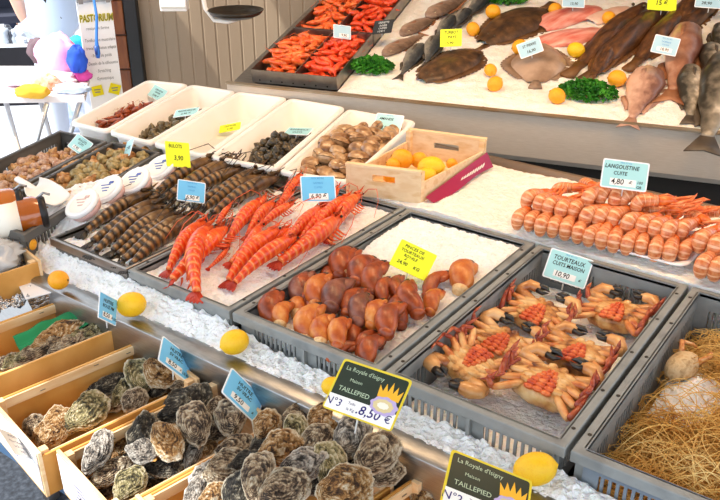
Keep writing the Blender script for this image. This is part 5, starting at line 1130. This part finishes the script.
card('yellow card reading BULOTS at the end of the round white tubs', (165, 141), (189, 143), (167, 166), .95, .85, body=m_cy, rim=m_cy, texts=[(m_ink, [T('BULOTS', -.1, .32, .20, 0, .8), T('3,90', 0, -.15, .26, 0, .9)])])
card('pale card lying above the reddish shrimps', (155, 84), (168.3, 91), (146.8, 95), .8, .78, body=m_cb2, texts=[(m_ink, [T('CREVETTES', 0, .2, .17, 0, .8), T('GRISES', 0, 0, .16), T('3,90 €', 0, -.26, .2)])])
card('pale card lying on the winkles of the second tub', (176, 110), (200, 106.8), (172.6, 117.5), .6, .815, body=m_cb2, texts=[(m_ink, [T('BIGORNEAUX', 0, .18, .24, 0, .8), T('2,90 €', 0, -.2, .26)])])
card('yellow card lying in the empty white tub', (220, 125.8), (241, 121.8), (219, 133), .6, .76, body=m_cy, rim=m_cy, texts=[(m_ink, [T('CREVETTES', 0, .18, .22, 0, .8), T('5,90', 0, -.2, .26)])], pins=False)
card('pale card lying on the black winkles in the fourth tub', (289, 127), (314, 128), (282.8, 134), .6, .82, body=m_cb2, texts=[(m_ink, [T('BIGORNEAUX', 0, .15, .24, 0, .8), T('CUITS', 0, -.2, .24)])])
card('pale aqua card reading AMANDE standing in the clams', (377, 112.5), (404.5, 115.6), (372, 130), .68, .80, body=m_cb2, texts=[(m_ink, [T('AMANDE', -.1, .2, .2, 0, .9), T('4,90 €', 0, -.3, .28, 0, .9)]), hd])
m_cb3 = mat('light_blue_card', ['a9d2e6', 'b4daec'], .4, 0, 2)
card('light blue card between the front and rear steel prawn trays', (333.5, 24), (351, 26.2), (333.5, 37.5), .72, onDisp=True, body=m_cb3, strip=(.1, -.25, .55, .26), texts=[(m_ink, [T('9,90', .1, -.25, .26)]), hd])
card('black slate with chalk writing beside the prawn trays', (374.8, 21), (394, 19), (372, 34.5), .75, onDisp=True, body=m_slate, rim=m_slate, texts=[(m_chalk, [T('CREVETTE', 0, .3, .19, 0, .85), T('ROSES', 0, .08, .18), T('CUITES', 0, -.12, .18), T('13,90 €', -.05, -.34, .17)])])
card('yellow card reading TURBOT PAYS on the slope', (440.4, 29.6), (462, 28.6), (440, 47), .82, onDisp=True, body=m_cy, rim=m_cy, texts=[(m_ink, [T('TURBOT', 0, .3, .24, 0, .85), T('PAYS', .05, .03, .22), T('15,90', -.08, -.3, .22)])])
card('pale blue card reading ST PIERRE above the round fish', (516, 45), (539, 36.5), (521, 59.2), .64, onDisp=True, body=m_cb3, texts=[(m_ink, [T('ST PIERRE', 0, .18, .25, 0, .85), T('16,90', 0, -.22, .27)])])
card('pale blue card over the reddish fish', (655.7, 34), (681, 39), (650, 51.7), .72, onDisp=True, body=m_cb3, strip=(0, -.24, .6, .22), texts=[(m_ink, [T('18,90', 0, -.24, .22)]), (m_bluep, [T('PRIX AU KG', 0, .36, .10, 0, 1, 0), T('DORADE', 0, .18, .12, 0, 1, 0), T('ROYALE', 0, .02, .10, 0, 1, 0)])])
card('fluorescent green card priced 15 at the top edge', (648.5, -9), (677.5, -7), (647, 9.5), .62, onDisp=True, body=m_cy, rim=m_cy, texts=[(m_ink, [T('15 €', -.02, -.1, .36)])])
card('light blue card priced 28,90 at the top right corner', (696.5, -8), (726, -6), (694, 7), .62, onDisp=True, body=m_cb3, texts=[(m_ink, [T('28,90', -.1, -.2, .26)])])
card('light blue card priced 13,90 at the top edge above the fillets', (562.5, -8), (585, -7), (562, 7), .62, onDisp=True, body=m_cb3, texts=[(m_ink, [T('13,90', .02, -.25, .26)])])
def crown(t, W, H):
    b = MB(); cx, cy, w_, h_ = .29*W, .17*H, .30*W, .30*H
    o = [(-.5, -.5), (.5, -.5), (.55, .25), (.34, -.12), (.27, .42), (.12, -.08), (0, .6), (-.12, -.08), (-.27, .42), (-.34, -.12), (-.55, .25)]
    b.add([Vector((cx+x*w_, cy+y*h_, .0010)) for x, y in o], [(0, 1, 2, 3), (3, 4, 5), (5, 6, 7), (7, 8, 9), (9, 10, 0), (0, 3, 5, 7, 9)])
    c = b.build('crown_print', mat('gold_crown', 'f0b428', .5), t, smooth=False)
    def blob(rx, ry, x, y, z, wob):
        m_ = MB(); m_.add([Vector((x*W+rx*W*math.cos(a)*(1+wob*math.sin(a*9)), y*H+ry*H*math.sin(a)*(1+wob*math.sin(a*9)), z)) for a in [2*PI*j/40 for j in range(40)]], [tuple(range(40))]); return m_
    blob(.19, .17, .28, -.12, .0012, .06).build('oyster_print', mat('lilac_print', 'b8a8d8', .5), t, smooth=False)
    blob(.14, .12, .27, -.12, .0015, .05).build('oyster_print', mat('shell_print', 'd8c896', .5), t, smooth=False)
    blob(.08, .06, .27, -.12, .0018, .05).build('oyster_print', mat('pearl_print', 'f0ecdc', .5), t, smooth=False)
    f = MB()
    for x0, x1, y0, y1 in ((-.485, .485, .475, .485), (-.485, .485, -.485, -.475), (-.485, -.478, -.485, .485), (.478, .485, -.485, .485)): f.box(((x0+x1)/2*W, (y0+y1)/2*H, .0011), ((x1-x0)*W, (y1-y0)*H, .0003))
    f.build('border_print', m_gold, t, smooth=False)
def board_(label, TL, TR, BL, z, no, price, dp):
    card(label, TL, TR, BL, .72, z, depth=dp, body=m_dg, rim=m_gold, kind='oyster_sign', strip=(0, -.335, .955, .29), extra=crown, group='dark green oyster boards', texts=[
        (m_paleg, [T("La Royale d'Isigny", -.13, .34, .115, 0, .95, 0), T('Maison', -.20, .14, .09, 0, 1, 0), T('TAILLEPIED', -.17, -.06, .125, 0, 1, .004)]),
        (m_inkp, [T(no, -.385, -.33, .20, 0, 1, .006), T('.'+price, .12, -.33, .24, 0, 1, .014), T('€', .40, -.33, .2, 0, 1, .004), T('Taille', -.13, -.27, .07, 0, 1, 0), T('la Kg', -.12, -.38, .08, 0, 1, 0)])])
board_('dark green board with a crown, reading N3 8,50, in the heaped oysters', (343.8, 356.8), (412.6, 380.7), (321.4, 406.8), .71, 'N°3', '8,50', 1.50)
board_('dark green board with a crown, cut by the bottom edge', (450.8, 447.5), (534, 481), (441, 502), .70, 'N°2', '9,50', 1.36)
# paper tag tied on the front of the half empty crate
card('white delivery tag with blue print hanging on the crate front, bottom left', (-3, 428), (20, 436), (14, 453), .66, .66, body=m_wpaper, rim=m_wpaper, pins=False, kind='paper_tag', group=None, texts=[(m_inkp, [T('HUITRES', 0, .3, .16, 0, 1, 0), T('Maison Taillepied', 0, .08, .12, 0, 1, 0), T('Lot 24  12 kg', 0, -.12, .12, 0, 1, 0), T('Isigny', 0, -.3, .12, 0, 1, 0)])])
# ================================================================== beyond the open end of the stall
def wthing(name, label, cat, group=None): return thing(name, label, cat, group)
m_alu = mat('aluminium_tube', ['c8ccd0', 'dde0e4'], .3, .9, 20)
# things on the wall
t = thing('wall_box', 'cream plastic box fixed on the beige wall, top edge of picture', 'box'); d = 4.55
A = atd(160, 13, d); Bp = atd(187, 10, d); w_ = (Bp-A).length
M = basis(WD, (0, 0, 1), (A+Bp)/2); t.matrix_world = M
b = MB(); b.box((0, .04, .09), (w_, .08, .18)); b.build('cover', m_white, t, smooth=False, bevel=.006)
b = MB(); b.box((0, -.002, .02), (w_*.9, .006, .012)); b.build('seam_strip', mat('grey_seam', 'b8b4ac', .5), t, smooth=False)
t = thing('hanging_scale', 'dark weighing pan on a white curved arm in front of the wall', 'scale'); P = atd(236, 14, 3.7); t.matrix_world = basis(RT, (0, 0, 1), P); k = 3.7/F_PX
b = MB(); b.lathe([(0, -.018), (.07, -.016), (.108, .0), (.122, .018), (.119, .018), (.104, .003), (.07, -.012), (0, -.014)], 30); b.build('pan', mat('dark_pan', ['2a2622', '4a443c'], .3, .8), t)
b = MB(); b.tube([(-.14, .02, .30), (-.145, .02, .10), (-.135, .02, .02), (-.10, .02, -.03), (-.04, .01, -.035), (.0, 0, -.022)], .010, 10); b.build('arm', mat('white_painted_arm', 'e8e4dc', .3), t)
b = MB(); b.lathe([(.02, .30), (.02, .50), (.05, .50), (.05, .56)], 16, Matrix.Translation((-.14, .02, 0))); b.build('hook_mount', m_steel_d, t)
# printed banner board
TLp, TRp, BLp = (77, 4), (112, 5), (91, 112)
m_ban = mat('white_banner_board', ['f6f6f2', 'fcfcfa'], .5)
dB = 4.3; P1 = atd(77, 4, dB); P2_ = atd(111, 4, dB+.02); Wb = (P2_-P1).length; xb = (P2_-P1); xb.z = 0; xb.normalize(); tb = thing('banner_board', 'tall white printed board with yellow heading leaning by the wooden post', 'sign')
M = Matrix((xb, Vector((0, 0, 1)), xb.cross(Vector((0, 0, 1))))).transposed().to_4x4(); M.translation = (P1+P2_)/2; tb.matrix_world = M
Hb = 1.15
b = MB(); b.box((0, -Hb/2+.02, -.012), (Wb*1.02, Hb, .02)); b.build('panel', m_ban, tb, smooth=False)
def btext(m, ls, z=.003):
    mb = textmesh([(s, x*Wb, y*Wb, sz*Wb, 0, sx, bo) for s, x, y, sz, sx, bo in ls]); mb.v = [p+Vector((0, 0, z)) for p in mb.v]; return mb.build('lettering', m, tb, smooth=False)
m_yel = mat('yellow_print', 'e8d800', .5); m_gp = mat('grey_print', '8a8a86', .6)
btext(m_yel, [('PASTORIUM', 0, -.42, .30, .62, .05)]); btext(mat('olive_outline', '8a8420', .5), [('PASTORIUM', 0, -.42, .30, .62, .012)], .0045)
btext(m_gp, [('remise en forme', 0, -.72, .13, .8, .004), ('· Tonification musculaire', 0, -1.08, .14, .7, .006), ('· travail du tonus adapté', 0, -1.32, .14, .7, .006), ('· Perte de poids', 0, -1.56, .14, .7, .006), ('· Dessin de la silhouette', 0, -1.80, .14, .7, .006), ('· Stretching', 0, -2.04, .14, .7, .006), ('· Gymnastique', 0, -2.28, .14, .7, .006), ('· SÉANCE', .1, -3.1, .14, .7, .006)])
for x, a in ((-.27, 8), (.27, -22)):
    b = MB(); b.box((0, 0, .003), (Wb*.34, Wb*.32, .003)); b.v = [Matrix.Rotation(R(a), 3, 'Z') @ p + Vector((x*Wb, -2.66*Wb, 0)) for p in b.v]; q = b.build('yellow_note', mat('yellow_note', 'f0e000', .5), tb, smooth=False)
    g = MB(); g.box((x*Wb, -2.62*Wb, .0055), (Wb*.2, Wb*.03, .001)); g.box((x*Wb, -2.70*Wb, .0055), (Wb*.16, Wb*.03, .001)); g.build('note_print', m_gp, q, smooth=False)
t = thing('blue_strap', 'blue strap hanging down in front of the white printed board', 'strap'); P = atd(93, -2, dB-.1); Q = atd(98, 58, dB-.1); t.location = P
q = Q-P; q.x, q.y = q.x*1.0, q.y
b = MB(); b.tube([Vector((0, 0, .1)), q*.3+xb*.01, q*.7, q*.92, q], [.008, .009, .010, .018, .012], 8, .5); b.build('webbing', mat('blue_webbing', '2a6ec8', .6), t)
b = MB(); b.lathe([(.013, -.01), (.013, .03)], 8, Matrix.Translation(q*.9)); b.build('clasp', mat('dark_blue_clasp', '1c4a94', .4), t)
t = thing('metal_clip_rail', 'short grey rail across the top of the printed board', 'rail'); t.matrix_world = M
b = MB(); b.box((0, .03, .01), (Wb*1.05, .035, .02)); b.build('bar', m_steel, t, smooth=False, bevel=.003)
for s in (-1, 1):
    b = MB(); b.box((s*Wb*.4, .03, .024), (.02, .045, .012)); b.build('clip', m_steel_d, t, smooth=False)
# front table of clothes
TZ = .75
def tp(x, y, z=TZ): return at(x, y, z)
tt = thing('folding_table', 'folding table with thin metal legs covered by a pink cloth, outdoors', 'table'); c = tp(30, 82); tt.location = (c.x, c.y, 0)
q0 = [tp(-30, 97), tp(84, 96), tp(92, 66), tp(-20, 66)]; q0 = [p-Vector((c.x, c.y, 0)) for p in q0]
b = MB(); b.rings([[Vector((p.x, p.y, z)) for p in q0] for z in (TZ-.03, TZ)]); b.build('tabletop', mat('pale_tabletop', 'e6dede', .5), tt, smooth=False)
for (x, y) in ((46, 97), (80, 92)):
    p = tp(x, y)-tt.location; b = MB(); b.tube([(p.x, p.y, TZ-.03), (p.x-.16, p.y-.10, .30), (p.x-.22, p.y-.12, .0)], .012, 8); b.tube([(p.x-.26, p.y-.05, TZ-.03), (p.x-.12, p.y-.10, .36), (p.x-.02, p.y-.14, .0)], .012, 8); b.build('leg', m_alu, tt)
def cloth_pile(name, label, px, py, rpx, h, m, seed, z=TZ, cat='clothes', group='clothes on the folding table', fl=.6):
    P = at(px, py, z+h*.5); dep = (P-CAM).dot(FW); r = rpx*dep/F_PX
    o = lump(Matrix.Identity(4), (r, r*fl, h*.55), .22, 2.0, 28, 16, seed).build(name, m); o.location = (P.x, P.y, z+h*.45); o.rotation_euler.z = YAW
    return tag(o, label, cat, group)
mc = lambda n, c, c2=None: mat(n, [c, c2 or c], .85, 0, 6, bump=.3, bscale=18)
cloth_pile('pink_garment', 'big heap of light pink clothing at the right of the folding table', 60, 57, 24, .22, mc('pink_cloth', 'f0a4d0', 'f8c4e2'), 1, fl=.5)
cloth_pile('pink_garment', 'spread pale pink cloth at the front of the folding table', 40, 78, 36, .06, mc('pale_pink_cloth', 'f8c8dc', 'fce4ee'), 2, fl=.6)
cloth_pile('patterned_scarf', 'orange patterned scarf on the front of the pink cloth', 44, 82, 16, .08, mat('orange_pattern', ['d86a2c', 'f0d0b8', 'e89060'], .8, 0, 30), 3, fl=.35)
cloth_pile('yellow_roll', 'rolled yellow orange towel at the table front edge', 32, 91, 17, .06, mc('yellow_towel', 'f0b428', 'f8c850'), 4, fl=.3)
cloth_pile('dark_bag', 'grey brown crumpled bag behind the pink clothing', 40, 50, 13, .12, mc('grey_brown_bag', '54444c', '746068'), 5, z=TZ+.03, fl=.5)
cloth_pile('blue_hat', 'bright blue cap on the pink clothing', 77, 58, 10, .12, mc('bright_blue_cloth', '2050c8', '2c62d8'), 6, z=TZ+.06, fl=.6)
cloth_pile('turquoise_cloth', 'turquoise cloth behind the bright blue cap', 79, 47, 10, .12, mc('turquoise_cloth', '1ea8c8', '34bcd8'), 7, z=TZ+.06, fl=.6)
cloth_pile('magenta_cloth', 'magenta cloth next to the printed board', 82, 75, 10, .06, mc('magenta_cloth', 'd040a0', 'e060b4'), 8, fl=.6)
cloth_pile('pale_blue_cloth', 'pale blue cloth at the right front of the table', 72, 88, 18, .05, mc('pale_blue_cloth', 'b8d0f0', 'd0e0f6'), 9, fl=.4)
cloth_pile('white_bag', 'white and blue bag on the ground under the table', 72, 108, 18, .32, mat('white_blue_print', ['f4f6fa', '9ab4dc', 'ffffff'], .7, 0, 9), 10, z=.0, cat='bag', group=None)
# black cloth table with small trinkets
tk = thing('black_table', 'table covered to the ground by a black cloth, far left outdoors', 'table'); c = tp(10, 50, .46); tk.location = (c.x, c.y, 0)
q1 = [tp(-60, 47, .46), tp(47, 44, .46), tp(44, 36, .46), tp(-60, 38, .46)]; q1 = [p-Vector((c.x, c.y, 0)) for p in q1]
b = MB(); b.rings([[Vector((p.x, p.y, z)) for p in q1] for z in (0, .44)]); b.build('black_cloth', mat('black_cloth', ['141318', '201e26'], .9, 0, 3), tk, smooth=False)
b = MB(); b.rings([[Vector((p.x*1.01, p.y*1.01, z)) for p in q1] for z in (.441, .46)]); b.build('white_runner', mat('white_runner', 'e8ecf2', .6), tk, smooth=False)
mt = [mat('white_trinket', 'f0f2f6', .4), mat('dark_trinket', '2a2e3a', .4), mat('grey_trinket', 'a8b0bc', .4)]
def trinket(m):
    b = MB(); b.lathe([(0, 0), (.032, 0), (.040, .03), (.022, .05), (.030, .065), (.018, .09), (0, .095)], 12); return b.build('trinket', m)
TP = [trinket(m) for m in mt]; rt = random.Random(3)
for i in range(26):
    p = tp(-2+46*((i*7) % 26)/26+rt.uniform(-.6, .6), 38.5+2.2*(i % 3), .46); dup(TP[rt.randrange(3)], Matrix.Translation(p) @ Matrix.Scale(rt.uniform(.7, 1.3), 4), 'small black or white trinket standing on the black table', 'trinket', 'trinkets on the black table')
for o in TP: bpy.data.objects.remove(o)
# ---------------------------------------------------------------- people outdoors
def skin_body(name, joints, edges, m, parent, sub=2):
    me = bpy.data.meshes.new(name); me.from_pydata([j[0] for j in joints], edges, []); me.update(); o = bpy.data.objects.new(name, me); COL.objects.link(o); o.parent = parent
    md = o.modifiers.new('skin', 'SKIN'); md.use_smooth_shade = True
    for i, j in enumerate(joints): me.skin_vertices[0].data[i].radius = j[1] if hasattr(j[1], '__len__') else (j[1], j[1])
    me.skin_vertices[0].data[0].use_root = True
    s = o.modifiers.new('sub', 'SUBSURF'); s.levels = s.render_levels = sub; me.materials.append(m); return o
m_skin = mat('skin', ['e0a88c', 'ecbca2'], .5, 0, 6, sss=.1); 
def person(label, px, py, dist, h, face, shirt, trousers, hair, lean=0, arm=0, strap=False, hem=.92):
    """px, py: picture position of the hips' height point; h: standing height; the figure faces the direction face"""
    P = atd(px, py, dist); t = thing('person', label, 'person'); t.location = (P.x, P.y, 0); t.rotation_euler.z = face; u = h/1.75
    def V(x, y, z): return (x*u, y*u, z*u)
    J = [(V(0, 0, .95), (.16*u, .12*u)), (V(0, .0, 1.15), (.145*u, .105*u)), (V(0, .0, 1.33), (.17*u, .115*u)), (V(0, 0, 1.46), (.085*u, .08*u)), (V(0, .01, 1.53), .052*u), (V(0, .03, 1.62), (.075*u, .09*u)), (V(0, .03, 1.70), (.07*u, .085*u))]
    E_ = [(0, 1), (1, 2), (2, 3), (3, 4), (4, 5), (5, 6)]
    for s in (-1, 1):
        n = len(J); f = arm*.25
        J += [(V(s*.19, 0, 1.40), .062*u), (V(s*.25, .02+f*.2, 1.14), .047*u), (V(s*.23, .10+f, .93+f*.5), .036*u), (V(s*.22, .15+f*1.2, .86+f*.6), (.04*u, .022*u))]; E_ += [(3, n), (n, n+1), (n+1, n+2), (n+2, n+3)]
        m_ = len(J); J += [(V(s*.10, 0, .86), .095*u), (V(s*.11, .01, .48), .062*u), (V(s*.11, -.01, .10), .042*u), (V(s*.12, .12, .04), (.04*u, .035*u))]; E_ += [(0, m_), (m_, m_+1), (m_+1, m_+2), (m_+2, m_+3)]
    skin_body('body', J, E_, m_skin, t)
    K = [(V(0, 0, hem), (.21*u, .20*u)), (V(0, 0, 1.15), (.185*u, .18*u)), (V(0, 0, 1.33), (.2*u, .17*u)), (V(0, 0, 1.45), (.11*u, .09*u))]; E2 = [(0, 1), (1, 2), (2, 3)]
    for s in (-1, 1): n = len(K); K += [(V(s*.19, 0, 1.40), .08*u), (V(s*.245, .015+arm*.04, 1.20), .068*u)]; E2 += [(3, n), (n, n+1)]
    skin_body('shirt', K, E2, shirt, t)
    K = [(V(0, 0, .93), (.165*u, .125*u))]; E2 = []
    for s in (-1, 1): n = len(K); K += [(V(s*.10, 0, .84), .105*u), (V(s*.11, .01, .48), .076*u), (V(s*.11, -.01, .12), .06*u)]; E2 += [(0, n), (n, n+1), (n+1, n+2)]
    skin_body('trousers', K, E2, trousers, t)
    b = MB(); b.ell(V(0, .005, 1.69), (.092*u, .108*u, .085*u), 16, 10); b.v = [p for p in b.v]; b.build('hair', hair, t)
    for s in (-1, 1):
        b = MB(); b.ell(V(s*.033, .125, 1.64), (.012*u, .007*u, .009*u), 8, 6); b.build('eye', m_black, t)
        fm = MB()
        for k in range(4): fm.tube([V(s*(.215+.012*(k-1.5)), .16+arm*.3, .86+arm*.15), V(s*(.215+.013*(k-1.5)), .18+arm*.3, .81+arm*.15), V(s*(.21+.012*(k-1.5)), .17+arm*.3, .775+arm*.15+.004*k)], [.010*u, .009*u, .007*u], 6)
        fm.tube([V(s*.19, .17+arm*.3, .88+arm*.15), V(s*.17, .19+arm*.3, .84+arm*.15)], [.011*u, .008*u], 6); fm.build('fingers', m_skin, t)
    b = MB(); b.ell(V(0, .13, 1.61), (.012*u, .02*u, .018*u), 8, 6); b.build('nose', m_skin, t); b = MB(); b.ell(V(0, .118, 1.575), (.024*u, .008*u, .006*u), 8, 6); b.build('mouth', mat('lips', 'b8605c', .5), t)
    if strap: b = MB(); b.tube([V(-.14, -.10, 1.32), V(-.07, -.15, 1.10), V(.03, -.155, .95), V(.10, -.12, .84)], .014*u, 6); b.build('bag_strap', m_black, t)
    return t
ms = lambda n, c: mat(n, [c, c], .8, 0, 5, bump=.1)
mb_ = ms('light_blue_shirt', 'b4cbe8'); md_ = ms('dark_jeans', '28304a'); mh = ms('brown_hair', '3a2618')
person('person seen from behind in a light blue shirt with a black diagonal strap', 63, 30, 5.0, 1.74, YAW+R(8), mb_, ms('pale_trousers', 'c8d0e0'), mh, strap=True, hem=.66)
person('person in pale blue top and dark jeans standing behind the black table', 22, 20, 8.6, 1.72, YAW+R(190), ms('pale_blue_top', 'c4d6ee'), md_, mh)
person('small child with dark hair in a teal shirt beside the black table', 38, 20, 8.0, .74, YAW+R(150), ms('teal_shirt', '58c0c4'), ms('teal_trousers', '3c8f9c'), ms('dark_hair', '1f1510'), arm=.6)
# pram
t = thing('pram', 'dark pushchair with a hood behind the black table', 'pram'); P = atd(2, 30, 8.2); t.location = (P.x, P.y, 0); t.rotation_euler.z = YAW+R(200)
m_pram = ms('dark_pram_fabric', '2c2e3e')
b = MB(); b.grid(14, 10, lambda u, v: Vector((.24*math.cos(PI*u), -.22+.34*v*(1), .72+.26*math.sin(PI*u)*(.55+.45*math.sin(PI*(.25+.5*v)))))); o = b.build('hood', m_pram, t); o.modifiers.new('s', 'SOLIDIFY').thickness = .012
b = MB(); b.rings([[Vector((x, y, z)) for x, y in ((-.2, -.22), (.2, -.22), (.2, .3), (-.2, .3))] for z in (.40, .46)]); b.rings([[Vector((x, y, z)) for x, y in ((-.2, -.25), (.2, -.25), (.2, -.2), (-.2, -.2))] for z in (.44, .85)]); b.build('seat', m_pram, t, smooth=False)
b = MB()
for s in (-1, 1): b.tube([(s*.24, -.35, 1.0), (s*.23, -.2, .72), (s*.22, .25, .18)], .013, 8)
b.tube([(-.24, -.35, 1.0), (.24, -.35, 1.0)], .016, 8); b.build('frame', m_alu, t)
for x in (-.24, .24):
    for y in (-.25, .28): 
        b = MB(); b.lathe([(0, -.02), (.09, -.02), (.1, 0), (.09, .02), (0, .02)], 16, Matrix.Translation((x, y, .1)) @ Matrix.Rotation(PI/2, 4, 'Y')); b.build('wheel', m_black, t)
# ================================================================== light
w = bpy.data.worlds.new('sky'); S.world = w; w.use_nodes = True
bg = w.node_tree.nodes['Background']; bg.inputs[0].default_value = (.86, .93, 1, 1); bg.inputs[1].default_value = 1.6
sd = bpy.data.lights.new('sun', 'SUN'); sd.energy = 6; sd.angle = R(.6); sd.color = (1, .96, .9)
so = bpy.data.objects.new('sun', sd); COL.objects.link(so); so.rotation_euler = (R(28), R(-22), 0)
def lamp(name, loc, tgt, energy, col, size):
    l = bpy.data.lights.new(name, 'AREA'); l.energy = energy; l.color = col; l.size = size; l.shape = 'DISK'
    o = bpy.data.objects.new(name, l); COL.objects.link(o); o.location = loc
    o.rotation_euler = (Vector(tgt)-Vector(loc)).to_track_quat('-Z', 'Y').to_euler(); return o
for x, y in ((-1.9, 2.15), (-.95, 2.3), (-.1, 2.45)): lamp('stall_lamp', (x, y, 2.5), (x-.1, y+.45, .9), 11, (1, .64, .34), .55)
S.view_settings.view_transform = 'Standard'; S.view_settings.look = 'None'; S.view_settings.gamma = 1; S.view_settings.use_curve_mapping = False
S.view_settings.exposure = .40
S.cycles.max_bounces = 8; S.cycles.use_denoising = True
